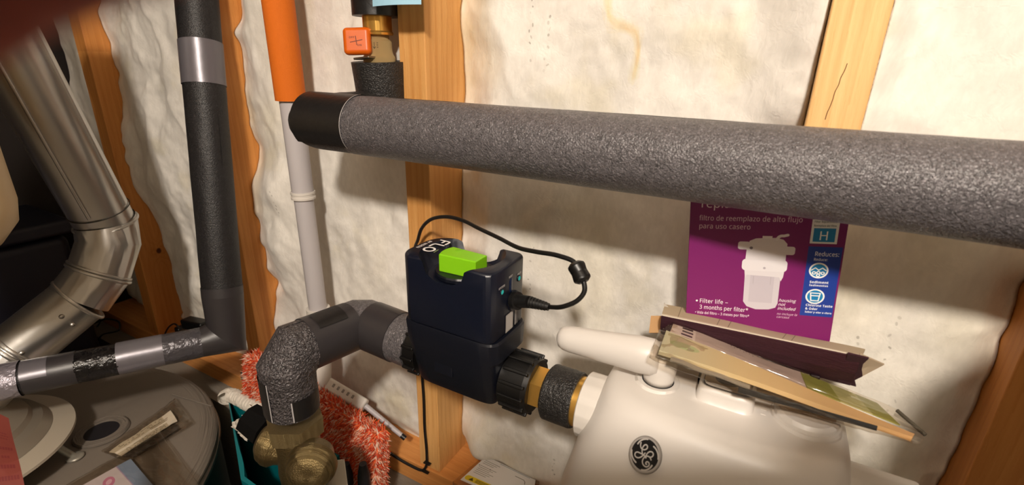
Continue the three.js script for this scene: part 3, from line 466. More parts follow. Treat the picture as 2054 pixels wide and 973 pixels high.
// ---------- white whole house filter head ----------
const TOPY = 1.243;
{
  const t = thing('water_filter', 'white water filter head with a long lever handle and a round black emblem', 'water filter');
  const lv = [[1.05, 0.122, 0.205], [1.1, 0.120, 0.200], [1.15, 0.114, 0.188], [1.19, 0.106, 0.169], [1.21, 0.1005, 0.1575], [1.225, 0.0965, 0.1488], [1.233, 0.0935, 0.143], [1.238, 0.0905, 0.1385], [1.2415, 0.0855, 0.133], [TOPY, 0.078, 0.126]];
  const cx = -0.009, back = 0.012, ov = (a, f, e = 3.6) => superE(cx, (f + back) / 2, a, (f - back) / 2, e);
  part(t, 'head', loft([...lv.map(([y, a, f]) => [y, ov(a, f)]), [TOPY + 0.0012, ov(0.055, 0.105)], [TOPY + 0.0018, ov(0.02, 0.09)]], 128), M.white, 'glossy white housing');
  part(t, 'sump', orient(lathe([[0, 0.7], [0.07, 0.7], [0.085, 0.72], [0.092, 1.02], [0.1, 1.05], [0, 1.05]]), V(cx, 0, 0.105), Y), M.white);
  part(t, 'inlet_collar', creased(sweep([V(-0.1190, AX.y, AX.z), V(-0.1180, AX.y, AX.z), V(-0.08, AX.y, AX.z)], [0.0288, 0.0300, 0.0305], { n: 64 }), 0.6), M.whiteMatt, 'white inlet collar');
  part(t, 'outlet_collar', creased(sweep([V(0.08, AX.y - 0.002, AX.z), V(0.128, AX.y - 0.002, AX.z)], 0.0265, { n: 48 }), 0.6), M.whiteMatt, 'white outlet collar');
  part(t, 'outlet_pipe', sweep([V(0.125, AX.y - 0.002, AX.z), V(0.32, AX.y - 0.002, AX.z)], 0.0155, { n: 32 }), M.blackPlastic, 'black pipe end');
  const pv = V(-0.0585, TOPY, 0.09);
  part(t, 'pivot_ring', orient(creased(lathe([[0.0135, 0.0], [0.0135, 0.0022], [0.0175, 0.0026], [0.0195, 0.0006], [0.0195, -0.002]]), 0.5), pv, Y), M.white);
  part(t, 'pivot_gap', orient(new THREE.CylinderGeometry(0.0150, 0.0150, 0.0022, 32), pv.clone().add(V(0, 0.0011, 0)), Y), M.navyDark);
  const hA = at(1119, 675, 0.098), hB = at(1326, 720, 0.096), hd = hB.clone().sub(hA), hl = hd.length();
  const prof = [[0, 0], [0.005, 0.0006], [0.009, 0.0028], [0.0112, 0.0068], [0.0122, 0.013], [0.0150, 0.06], [0.0162, hl * 0.8], [0.0158, hl * 0.93], [0.013, hl * 0.985], [0.007, hl], [0, hl]];
  const hg = lathe(prof, 48); hg.scale(1, 1, 0.92);
  const h = part(t, 'lever_handle', orient(hg, hA, hd), M.white, 'long rounded white lever');
  part(h, 'stem', orient(lathe([[0, 0], [0.0125, 0], [0.0132, 0.006], [0.0140, 0.014], [0.013, 0.03], [0, 0.03]]), pv.clone().add(V(0, 0.001, 0)), Y), M.white);
  const bw = loft([[TOPY - 0.004, superE(-0.0045, 0.0795, 0.0228, 0.0228, 6)], [TOPY + 0.010, superE(-0.0045, 0.079, 0.0215, 0.0212, 6)], [TOPY + 0.0135, superE(-0.0045, 0.0785, 0.0200, 0.0196, 6)], [TOPY + 0.015, superE(-0.0045, 0.0785, 0.0175, 0.017, 6)]], 80);
  const bb = part(t, 'button_block', bw, M.white, 'square raised block'); part(bb, 'button', orient(new THREE.CylinderGeometry(0.0105, 0.0105, 0.0012, 40), V(-0.0045, TOPY + 0.0155, 0.0785), Y), mat(0x07090f, 0.4), 'dark round button');
  part(t, 'round_cap', orient(creased(lathe([[0.0255, -0.003], [0.0250, 0.001], [0.0238, 0.003], [0.0225, 0.0032], [0.0218, 0.0058], [0.0195, 0.0085], [0.012, 0.0098], [0, 0.0102]]), 0.35), V(0.0535, TOPY, 0.081), Y), M.white, 'flat round cap');
  for (let i = 0; i < 4; i++) part(t, 'relief_mark', box(0.0038, 0.0006, 0.0007, 0.0245, TOPY + 0.0014, 0.074 + i * 0.0062, 0.0002), M.white);
  // emblem on the sloping front
  const ep = at(1294, 912, 0.1575), er = V(1, 0.02, 0.5).normalize(), eu = V(0.16, 0.78, -0.56).normalize(), en = er.clone().cross(eu).normalize(), eu2 = en.clone().cross(er).normalize();
  const ed = new THREE.CylinderGeometry(0.0135, 0.0138, 0.0008, 56); ed.applyMatrix4(new THREE.Matrix4().makeBasis(er, en, eu2.clone().negate()).setPosition(ep)); const emb = part(t, 'emblem', ed, mat(0x9a9692, 0.3, 0.4), 'round black emblem with white script');
  const eg = new THREE.CircleGeometry(0.0132, 56); eg.applyMatrix4(new THREE.Matrix4().makeBasis(er, eu2, en).setPosition(ep.clone().addScaledVector(en, 0.0006)));
  part(emb, 'emblem_print', eg, mat(0xffffff, 0.4, 0, { map: canvasTex(512, 512, (g) => {
    g.fillStyle = '#a8a39f'; g.fillRect(0, 0, 512, 512); g.fillStyle = '#141416'; g.beginPath(); g.arc(256, 256, 222, 0, 7); g.fill(); g.strokeStyle = '#8c857e'; g.lineWidth = 6; g.beginPath(); g.arc(256, 256, 250, 0, 7); g.stroke();
    g.strokeStyle = '#bcb7b2'; g.lineCap = 'round'; g.lineWidth = 24; for (let k = 0; k < 4; k++) { const a0 = k * Math.PI / 2 + 0.35; g.beginPath(); for (let i = 0; i <= 14; i++) { const a = a0 + i / 14 * 0.9, r = 218 - 34 * (1 - i / 14) ** 1.5; g.lineTo(256 + r * Math.cos(a), 256 + r * Math.sin(a)); } g.stroke(); }
    g.lineWidth = 20; g.lineJoin = 'round'; g.beginPath(); g.moveTo(120, 150); g.bezierCurveTo(128, 215, 190, 240, 232, 190); g.bezierCurveTo(262, 150, 226, 112, 196, 134); g.bezierCurveTo(164, 160, 176, 236, 216, 262); g.moveTo(250, 238); g.bezierCurveTo(240, 290, 220, 360, 160, 366); g.bezierCurveTo(108, 366, 104, 306, 150, 290); g.bezierCurveTo(190, 278, 230, 272, 290, 272); g.stroke();
    g.beginPath(); g.moveTo(296, 286); g.bezierCurveTo(262, 240, 290, 158, 344, 162); g.bezierCurveTo(392, 170, 376, 240, 330, 244); g.bezierCurveTo(282, 246, 258, 300, 270, 346); g.bezierCurveTo(286, 402, 372, 412, 388, 352); g.bezierCurveTo(396, 312, 340, 296, 330, 336); g.bezierCurveTo(326, 356, 346, 362, 350, 350); g.moveTo(330, 244); g.bezierCurveTo(350, 242, 366, 250, 378, 262); g.stroke();
  }) }));
  base(t, V(cx, 0.7, 0.105));
}
// ---------- purple carton behind the filter ----------
const purpleTex = canvasTex(1265, 1540, (g, W, H) => {                // ten pixels a millimetre; (x, y) below in millimetres from the left edge and up from a low datum
  const px = (x) => x * 10, py = (y) => (130 - y) * 10;
  const text = (s, x, y, size, w, style = '', color = '#fff') => { g.font = `${style} ${size}px sans-serif`.trim(); g.fillStyle = color; g.fillText(s, px(x), py(y), w * 10); };
  g.fillStyle = '#7c1c66'; g.fillRect(0, 0, W, H);
  text('replacement', 8.5, 106, 112, 66, '', '#efe6ec');
  text('filtro de reemplazo de alto flujo', 7.8, 93.6, 68, 84.6, '', '#e6cfdd'); text('para uso casero', 7.8, 85.8, 68, 44, '', '#e6cfdd');
  g.fillStyle = '#fff'; g.beginPath(); g.arc(px(9.4), py(10.3), 10, 0, 7); g.fill(); text('Filter life –', 11.7, 8.4, 60, 26); text('3 months per filter*', 12, 1.6, 60, 44);
  text('• Vida del filtro – 3 meses por filtro*', 8.2, -1.4 - 2.6, 40, 49);
  text('housing', 80.6, 15.2, 42, 14, 'italic'); text('not', 80.4, 11, 42, 6, 'italic'); text('included', 80.2, 6.8, 42, 15, 'italic'); text('no incluye la', 80.2, 1.4, 32, 17, 'italic', '#e2c6d8'); text('carcasa', 80.2, -1.9, 32, 11, 'italic', '#e2c6d8');
  const poly = (c, ...p) => { g.fillStyle = c; g.beginPath(); p.forEach(([x, y], i) => (i ? g.lineTo(px(x), py(y)) : g.moveTo(px(x), py(y)))); g.closePath(); g.fill(); };
  poly('#d9d3db', [50.2, 42], [80, 42], [80, 13], [78.5, 8.6], [73, 6.2], [62, 5.4], [54, 8], [50.6, 13]); g.fillStyle = '#cdc6d0'; g.fillRect(px(55), py(46), 200, 330);
  poly('#e9e4e8', [49.5, 46], [82.5, 46], [82, 40], [80.5, 36], [79, 40], [51.5, 41], [50.5, 37]);
  g.fillStyle = '#efebee'; g.beginPath(); g.roundRect(px(47), py(57), 374, 116, 34); g.fill();
  poly('#e6e1e4', [49.5, 56], [50, 70], [52, 75], [57, 77.5], [73, 78.5], [79, 77], [82.5, 73], [82.5, 56]);
  g.beginPath(); g.roundRect(px(42.4), py(74), 100, 78, 22); g.fill(); g.beginPath(); g.roundRect(px(80), py(70.5), 92, 80, 22); g.fill();
  g.lineWidth = 26; g.strokeStyle = '#eeeaec'; g.lineCap = 'round'; g.beginPath(); g.moveTo(px(74), py(77)); g.quadraticCurveTo(px(75), py(81), px(79), py(80.5)); g.lineTo(px(82), py(81.4)); g.stroke(); g.fillStyle = '#efeaec'; g.fillRect(px(62), py(80), 80, 26);
  g.fillStyle = '#7d7580'; g.beginPath(); g.arc(px(53.6), py(68), 14, 0, 7); g.fill(); g.fillStyle = '#b9b2bb'; g.fillRect(px(57.5), py(40), 5, 80); g.fillRect(px(72), py(40), 4, 80); g.beginPath(); g.arc(px(66), py(48.5), 11, 0, 7); g.fill();
  g.fillStyle = '#eef2f2'; g.fillRect(px(99.6), py(96.5), 206, 222); g.fillStyle = '#1c86c0'; g.fillRect(px(101.6), py(88.6), 166, 126); g.fillStyle = '#fff'; text('H', 105.6, 77.6, 116, 10); text('Filter Replacement', 101.2, 93.6, 25, 17, 'bold', '#5d6b74'); text('Reemplazo del filtro', 101.2, 90, 25, 17, 'bold', '#5d6b74');
  g.fillStyle = '#1f3f9c'; g.fillRect(px(99.2), py(71.5), 260, 688); text('Reduces:', 104.6, 62.6, 56, 19); text('Reduce:', 104.4, 58, 36, 11);
  for (const [y, k] of [[48.6, 0], [22.8, 1]]) { const X = px(109.5), Yc = py(y); g.fillStyle = '#fff'; g.beginPath(); g.arc(X, Yc, 76, 0, 7); g.fill(); g.fillStyle = '#1c86c0'; g.beginPath(); g.arc(X, Yc, 62, 0, 7); g.fill(); g.strokeStyle = '#fff'; g.lineWidth = 10; g.beginPath(); if (!k) { g.moveTo(X - 56, Yc - 2); g.lineTo(X - 28, Yc - 26); g.lineTo(X, Yc - 4); g.lineTo(X + 28, Yc - 26); g.lineTo(X + 56, Yc - 4); for (const [dx, dy] of [[-34, 24], [0, 20], [34, 24], [0, 46]]) { g.moveTo(X + dx + 12, Yc + dy); g.arc(X + dx, Yc + dy, 12, 0, 7); } } else { g.moveTo(X - 38, Yc - 34); g.lineTo(X + 38, Yc - 34); g.lineTo(X + 29, Yc + 42); g.lineTo(X - 29, Yc + 42); g.closePath(); g.moveTo(X - 34, Yc - 8); g.lineTo(X + 34, Yc - 8); } g.stroke(); }
  text('Sediment', 103.6, 36, 34, 15, 'bold'); text('Sedimentos', 103.6, 33, 27, 15, 'bold'); text('Chlorine Taste', 103, 12.6, 34, 21.5, 'bold'); text('& Odor', 103, 9, 34, 10, 'bold'); text('Sabor y olor a cloro', 103, 5.8, 27, 21.5, 'bold');
});
{
  const t = thing('carton', 'purple printed filter carton standing upright behind the white water filter', 'carton');
  const k = 0.4404 / 0.47, w = 0.1268 * k, h = 0.154 * k, d = 0.0035, rot = new THREE.Euler(0.04, 0.18, 0.10, 'YXZ'), o = at(1376, 620, 0.0296), rx = X.clone().applyEuler(rot), ry = Y.clone().applyEuler(rot), rz = Z.clone().applyEuler(rot);
  const c = o.clone().addScaledVector(rx, w / 2).addScaledVector(ry, (0.130 - 0.024) / 2 * k), m = new THREE.Matrix4().makeBasis(rx, ry, rz);
  const g = new RoundedBoxGeometry(w, h, d, 2, 0.0008); g.applyMatrix4(m); g.translate(c.x - rz.x * d / 2, c.y - rz.y * d / 2, c.z - rz.z * d / 2);
  part(t, 'box', g, mat(0x6b1a5a, 0.5));
  part(t, 'front_print', ...decal(w - 0.0006, h - 0.0006, purpleTex, c, rx, ry, 0.0003, { transparent: false, roughness: 0.45 }));
  base(t, c.clone().addScaledVector(ry, -h / 2));
}
// ---------- torn burgundy carton, bags and leaflets lying on the filter ----------
{
  const t = thing('flattened_carton', 'torn burgundy cardboard carton with a cream inside lying across the white filter', 'carton');
  const a = at(1327, 669, 0.040), b = at(1705, 772, 0.046), c = at(1728, 716, 0.062), d = at(1327, 633, 0.052), tip = at(1774, 731, 0.028), e = at(1334, 612, 0.012), f = at(1735, 705, 0.012);
  reseed(91); const edge = [0, 0, 0, 0, 0, 0, 0, 0].map(() => rnd());
  part(t, 'front_panel', sheet(a, b, c, d, { nx: 60, ny: 16, t: 0.0016, h: (u, v) => 0.003 * Math.sin(v * 3.1) + 0.0008 * (fbm(u * 9, v * 3, 4, 3) - 0.5) }), M.burgundy, 'burgundy face');
  part(t, 'top_flap', sheet(d, c, f, e, { nx: 60, ny: 6, t: 0.0016, h: (u, v) => 0.0012 * Math.sin(u * 8) * v }), mat(0xffffff, 0.8, 0, { map: canvasTex(512, 64, (g) => { g.fillStyle = '#b9a78b'; g.fillRect(0, 0, 512, 64); g.fillStyle = '#7f6f58'; for (const x of [48, 160, 190, 330, 352]) g.fillRect(x, 0, 2, 60); g.fillStyle = '#d9cdb8'; g.fillRect(0, 58, 512, 6); }) }), 'cream cardboard flap');
  part(t, 'end_flap', sheet(at(1690, 752, 0.045), at(1709, 765, 0.045), tip, at(1726, 710, 0.056), { nx: 14, ny: 8, t: 0.0014 }), mat(0xb3a188, 0.8), 'cream torn end');
  for (let i = 0; i < 5; i++) { const p = along(b, c, i / 5).add(V(0.001, 0.0015, 0.002)), q = along(b, c, (i + 1) / 5).add(V(0.001, 0.0015, 0.002)); part(t, 'torn_edge', sheet(p.clone().add(V(-0.01, 0, 0)), p.clone().add(V(0.0 + 0.004 * edge[i], 0, 0)), q.clone().add(V(0.0 + 0.004 * edge[i + 1], 0, 0)), q.clone().add(V(-0.01, 0, 0)), { nx: 3, ny: 3, t: 0.0016 }), M.burgundy); }
  part(t, 'tab', sheet(at(1303, 668, 0.035), at(1328, 668, 0.04), at(1328, 634, 0.03), at(1307, 634, 0.025), { nx: 4, ny: 4, t: 0.002 }), mat(0xd2a675, 0.8), 'peach coloured cardboard tab');
  part(t, 'curled_film', sheet(at(1330, 618, 0.022), at(1372, 634, 0.026), at(1366, 628, 0.012), at(1332, 608, 0.008), { nx: 12, ny: 6, t: 0.0006, h: (u, v) => 0.002 * Math.sin(u * 5 + v * 3) }), M.paper);
  base(t, along(a, b, 0.5));
}
{
  const t = thing('plastic_bag', 'clear plastic bag holding a tan booklet and black parts on top of the white filter', 'bag');
  const a = at(1303, 714, 0.130), b = at(1846, 890, 0.098), c = at(1852, 884, 0.078), d = at(1322, 664, 0.074);
  const c2 = at(1640, 772, 0.058);
  part(t, 'film', sheet(a, b, c, d, { nx: 90, ny: 24, t: (u, v) => 0.010 * (1 - 0.75 * u), pillow: true, h: (u, v) => 0.0024 * (fbm(u * 26, v * 7, 8, 3) - 0.5) - 0.005 * Math.sin(Math.PI * u) * (1 - v), crisp: false }), M.film, 'clear crumpled plastic');
  const ia = along(a, b, 0.03), ib = along(a, b, 0.97), ic = along(c, d, 0.03), id = along(d, c, 0.03);
  const up = V(0, 0.0015, 0);
  part(t, 'booklet', sheet(along(ia, id, 0.16).add(up), along(ib, ic, 0.2).add(up), ic.clone().add(up), id.clone().add(up), { nx: 30, ny: 8, t: 0.0036, h: (u, v) => 0.001 * Math.sin(u * 5) }), mat(0xffffff, 0.7, 0, { map: canvasTex(512, 128, (g) => { const q = g.createLinearGradient(0, 0, 512, 0); q.addColorStop(0, '#b3ab8b'); q.addColorStop(0.35, '#cbae7c'); q.addColorStop(1, '#cf9f68'); g.fillStyle = q; g.fillRect(0, 0, 512, 128); g.fillStyle = 'rgba(150,165,110,0.6)'; g.beginPath(); g.ellipse(50, 60, 34, 20, 0, 0, 7); g.fill(); }) }), 'tan booklet');
  part(t, 'black_strip', sheet(along(a, b, 0.36).add(V(0, -0.0085, -0.003)), along(a, b, 0.86).add(V(0, -0.003, -0.003)), along(a, b, 0.86).add(V(0, 0.0002, -0.0045)), along(a, b, 0.36).add(V(0, -0.0045, -0.0045)), { nx: 24, ny: 4, t: 0.0012, h: (u) => -0.0012 * Math.sin(u * 3.1) }), mat(0x15130f, 0.5), 'black strip');
  part(t, 'grey_strip', sheet(along(a, b, 0.08).add(V(0, -0.001, -0.004)), along(a, b, 0.4).add(V(0, -0.003, -0.004)), along(a, b, 0.4).add(V(0, -0.002, -0.008)), along(a, b, 0.08).add(V(0, 0.0, -0.008)), { nx: 24, ny: 4, t: 0.001, h: (u) => 0.0006 * Math.sin(u * 12) }), mat(0x8a8276, 0.6));
  base(t, along(a, b, 0.5));
  const k = thing('leaflet_bag', 'clear bag with a pale leaflet and an olive label, just under the burgundy carton', 'bag');
  const lift = V(0, 0.003, 0), A = at(1326, 672, 0.072).add(lift), B = at(1846, 880, 0.078).add(lift), C = at(1792, 832, 0.050).add(lift), D = at(1350, 655, 0.051).add(lift);
  part(k, 'leaflet', sheet(along(A, B, 0.035), along(A, B, 0.66), along(D, C, 0.62).add(V(0, 0.002, 0)), along(D, C, 0.0), { nx: 40, ny: 10, t: 0.0012, h: (u, v) => 0.0018 * Math.sin(u * 6) * v }), mat(0xffffff, 0.7, 0, { map: canvasTex(1024, 128, (g) => { g.fillStyle = '#c3b2ab'; g.fillRect(0, 0, 1024, 128); g.fillStyle = '#ad9a94'; g.fillRect(190, 0, 834, 128); g.fillStyle = '#3c2a2d'; for (let i = 0; i < 4; i++) { g.beginPath(); g.roundRect(80 + (i % 2) * 4, 14 + i * 28, 88, 15, 6); g.fill(); } for (let i = 0; i < 9; i++) g.fillRect(450 + i * 24, 6 + (i % 3) * 5, 7, 6); }) }), 'pale leaflet with dark pictures');
  part(k, 'olive_label', sheet(along(A, B, 0.61).add(V(0, 0.001, 0)), along(A, B, 0.93).add(V(0, 0.001, 0)), along(D, C, 0.93).add(V(0, 0.001, 0)), along(D, C, 0.61).add(V(0, 0.0015, 0)), { nx: 12, ny: 8, t: 0.001 }), mat(0xffffff, 0.7, 0, { map: canvasTex(128, 64, (g) => { g.fillStyle = '#81803a'; g.fillRect(0, 0, 128, 64); g.fillStyle = '#a39f6c'; g.fillRect(48, 0, 44, 64); }) }), 'olive green label');
  part(k, 'film', sheet(A, B, C, D, { nx: 70, ny: 16, t: 0.0046, pillow: true, h: (u, v) => 0.0014 * (fbm(u * 24, v * 6, 12, 3) - 0.5) + 0.0022, crisp: false }), M.film);
  part(k, 'dark_clip', box(0.007, 0.006, 0.006, ...at(1632, 765, 0.048).add(V(0, 0.004, 0)).toArray(), 0.001), mat(0x1d0d14, 0.5), 'dark clip');
  part(k, 'spine', sweep([along(A, B, 0.93).add(V(0, 0.003, -0.016)), B.clone().add(V(0.002, 0.001, 0))], 0.0014, { n: 10 }), mat(0x3e382c, 0.6), 'dark spine');
  base(k, along(A, B, 0.5));
}
// ---------- clamshell pack on the bottom plate ----------
{
  const t = thing('clamshell_pack', 'clear plastic clamshell with a white instruction card and yellow warning on the bottom plate', 'package');
  const y = PLATE + 0.018, a = atY(908, 962, y), b = atY(1075, 1035, y), c = atY(1082, 962, y), d = atY(973, 908, y);
  const q = (u, v) => along(along(a, b, u), along(d, c, u), v);
  part(t, 'shell', sheet(a, b, c, d, { nx: 30, ny: 20, t: 0.016, pillow: true, crisp: false }).translate(0, -0.007, 0), M.film, 'clear plastic shell');
  part(t, 'card', sheet(q(0.08, 0.05), q(0.94, 0.05), q(0.94, 0.9), q(0.08, 0.9), { nx: 8, ny: 8, t: 0.0006 }).translate(0, 0.002, 0), mat(0xffffff, 0.6, 0, { map: canvasTex(512, 320, (g) => { g.fillStyle = '#e9e6e4'; g.fillRect(0, 0, 512, 320); g.fillStyle = '#8b8784'; for (let i = 0; i < 9; i++) g.fillRect(26, 40 + i * 18 + (i > 2 ? 14 : 0), 150 - (i % 3) * 22, 5); g.fillStyle = '#4a4745'; g.beginPath(); g.arc(18, 112, 5, 0, 7); g.arc(120, 112, 5, 0, 7); g.fill(); g.fillStyle = '#e3c81f'; g.beginPath(); g.roundRect(8, 246, 300, 52, 24); g.fill(); g.fillStyle = '#4d4208'; g.beginPath(); g.moveTo(40, 288); g.lineTo(58, 256); g.lineTo(76, 288); g.fill(); for (let i = 0; i < 3; i++) g.fillRect(90, 258 + i * 12, 190 - i * 20, 6); g.strokeStyle = '#55504c'; g.lineWidth = 5; g.beginPath(); g.moveTo(330, 60); g.lineTo(410, 60); g.lineTo(425, 74); g.lineTo(428, 100); g.stroke(); g.fillStyle = '#5c8a55'; g.beginPath(); g.moveTo(350, 190); g.lineTo(380, 150); g.lineTo(430, 160); g.lineTo(470, 205); g.lineTo(400, 190); g.lineTo(390, 225); g.fill(); g.fillStyle = '#9aa6ad'; g.fillRect(160, 8, 300, 6); }) }), 'white instruction card');
  base(t, V(q(0.5, 0.5).x, PLATE, q(0.5, 0.5).z));
}

// ---------- galvanised duct ----------
{
  const t = thing('metal_duct', 'shiny galvanised metal vent duct with a segmented elbow at the left', 'duct');
  const r = 0.0392;
  const up1 = atD(213, 446, 0.97), up0 = atD(111, 262, 0.915), e2 = atD(219, 487, 0.97), e3 = atD(199, 549, 0.975), e4 = atD(160, 600, 0.98), e5 = atD(30, 705, 1.0), e6 = V(-0.9, 1.055, 0.345);
  const topd = up1.clone().addScaledVector(up0.clone().sub(up1), 2.6);
  part(t, 'duct_section', sweep([up1, topd], r - 0.0015, { n: 64, relief: (th) => 0.0006 * Math.sin(th * 3 + 1) }), M.galv);
  part(t, 'elbow_section', creased(sweep([along(up1, up0, 0.03), up1, e2, e3, e4], [r, r, r, r, r], { n: 64, caps: false }), 0.3), M.galv);
  part(t, 'duct_section', sweep([e4, e5], r - 0.001, { n: 64 }), M.galv);
  part(t, 'elbow_section', creased(sweep([e5, e6], [r + 0.001, r + 0.001], { n: 64 }), 0.3), M.galv);
  const bead = (p, d, rr, w = 0.0022) => part(t, 'bead', orient(new THREE.TorusGeometry(rr, w, 10, 64).rotateX(Math.PI / 2), p, d), M.galv);
  bead(along(up1, up0, 0.0), up0.clone().sub(e2), r + 0.0006); bead(e3.clone(), e2.clone().sub(e4), r + 0.001, 0.0026); bead(along(e2, e3, 0.9), e2.clone().sub(e4), r + 0.0005); bead(along(e4, e5, 0.02), e4.clone().sub(e5), r - 0.0005, 0.0028); bead(along(e4, e5, 0.92), e4.clone().sub(e5), r, 0.003); bead(along(e4, e5, 0.99), e4.clone().sub(e5), r + 0.001, 0.003);
  part(t, 'joint', orient(new THREE.TorusGeometry(r - 0.0005, 0.0007, 6, 64).rotateX(Math.PI / 2), along(up1, up0, 0.16), up0.clone().sub(up1)), mat(0x2d2820, 0.8), 'dark joint line');
  const ux = up0.clone().sub(up1).normalize(), toCam = CAM.clone().sub(up1).normalize(), sd = toCam.clone().addScaledVector(ux, -toCam.dot(ux)).normalize(), sx = ux.clone().cross(sd).normalize();
  for (const ang of [0.42, -0.9]) { const o = sd.clone().multiplyScalar(Math.cos(ang)).addScaledVector(sx, -Math.sin(ang)).multiplyScalar(r - 0.0005); part(t, 'lock_seam', sweep([along(up1, up0, 0.2).add(o), topd.clone().add(o)], 0.0022, { n: 8 }), M.galv); }
  const screw = (px, py, d, nrm) => { const p = atD(px, py, d), g = new THREE.SphereGeometry(0.0034, 14, 8); g.scale(1, 0.5, 1); part(t, 'screw', orient(g, p, nrm), M.steel); };
  const tc = toCam; for (const [px, py, d] of [[190, 443, 0.934], [227, 467, 0.936], [210, 551, 0.94], [186, 574, 0.94], [160, 603, 0.943], [124, 635, 0.946], [146, 651, 0.948], [44, 708, 0.96]]) screw(px, py, d, tc.clone().add(V(0.2, 0.2, 0)));
  base(t, e6);
}
// ---------- water heater ----------
const LID = 0.94, HC = V(-0.897, 0, 0.379);
{
  const t = thing('water_heater', 'round water heater with a dusty grey top and dark green tank in the lower left', 'water heater');
  const W = (g) => g.translate(HC.x, 0, HC.z);
  part(t, 'tank', W(lathe([[0, FLOOR + 0.03], [0.298, FLOOR + 0.03], [0.303, FLOOR + 0.05], [0.303, LID - 0.03], [0.297, LID - 0.03]], 96)), M.tankGreen, 'dark green tank');
  part(t, 'lid', W(creased(lathe([[0.302, LID - 0.032], [0.305, LID - 0.03], [0.305, LID - 0.014], [0.299, LID - 0.006], [0.29, LID - 0.002], [0.28, LID], [0.0, LID + 0.002]], 96), 0.6)), M.lidGrey, 'dusty grey top');
  part(t, 'rim', W(new THREE.TorusGeometry(0.3045, 0.003, 8, 120).rotateX(Math.PI / 2).translate(0, LID - 0.03, 0)), M.steel, 'thin metal rim');
  for (const th of [0.5, 1.9, 3.6, 5.2]) { const f = new THREE.CylinderGeometry(0.012, 0.012, 0.03, 16); f.translate(HC.x + 0.24 * Math.cos(th), FLOOR + 0.015, HC.z + 0.24 * Math.sin(th)); part(t, 'foot', f, M.blackPlastic); }
  const hp = atY(205, 866, LID + 0.002), ring = lathe([[0.022, 0.001], [0.024, 0.004], [0.034, 0.004], [0.036, 0.0005]], 48); part(t, 'port_ring', orient(creased(ring, 0.5), hp, Y), M.lidGrey); part(t, 'port', orient(new THREE.CylinderGeometry(0.0225, 0.0225, 0.002, 40), hp.clone().add(V(0, 0.0008, 0)), Y), mat(0x17151a, 0.6), 'dark round port');
  const w0 = atY(345, 790, LID + 0.001), w1 = atY(425, 815, LID + 0.001); part(t, 'seam', sweep([w0, w1], 0.0012, { n: 8 }), M.lidGrey);
  base(t, V(HC.x, FLOOR, HC.z));
  const h = thing('draft_hood', 'dull white metal draft hood with thin legs on top of the water heater', 'vent hood');
  const c = V(-0.898, 0, 0.372);
  part(h, 'cone', creased(lathe([[0.104, 0.998], [0.096, 1.010], [0.086, 1.014], [0.083, 1.022], [0.06, 1.04], [0.046, 1.05], [0.042, 1.056], [0.0405, 1.06]], 64).translate(c.x, 0, c.z), 0.4), mat(0x9b9284, 0.4, 0.6), 'grey metal cone');
  part(h, 'skirt', creased(lathe([[0.02, 0.998], [0.126, 0.986], [0.128, 0.987], [0.128, 0.991], [0.09, 1.001], [0.02, 1.002]], 64).translate(c.x, 0, c.z), 0.4), mat(0xa89e8e, 0.5), 'white round skirt');
  for (const [px, py] of [[152, 918], [20, 1000], [-60, 860]]) { const p = atY(px, py, LID + 0.002), q = V(p.x, 0.992, p.z).lerp(V(c.x, 0.992, c.z), 0.25); part(h, 'leg', sweep([p, q], 0.005, { n: 12 }), mat(0x8d8b80, 0.4, 0.5)); const f = new THREE.SphereGeometry(0.011, 20, 12); f.scale(1, 0.4, 1); f.translate(p.x, p.y + 0.002, p.z); part(h, 'foot', f, mat(0x9a958a, 0.4, 0.5)); }
  base(h, V(c.x, LID, c.z));
}
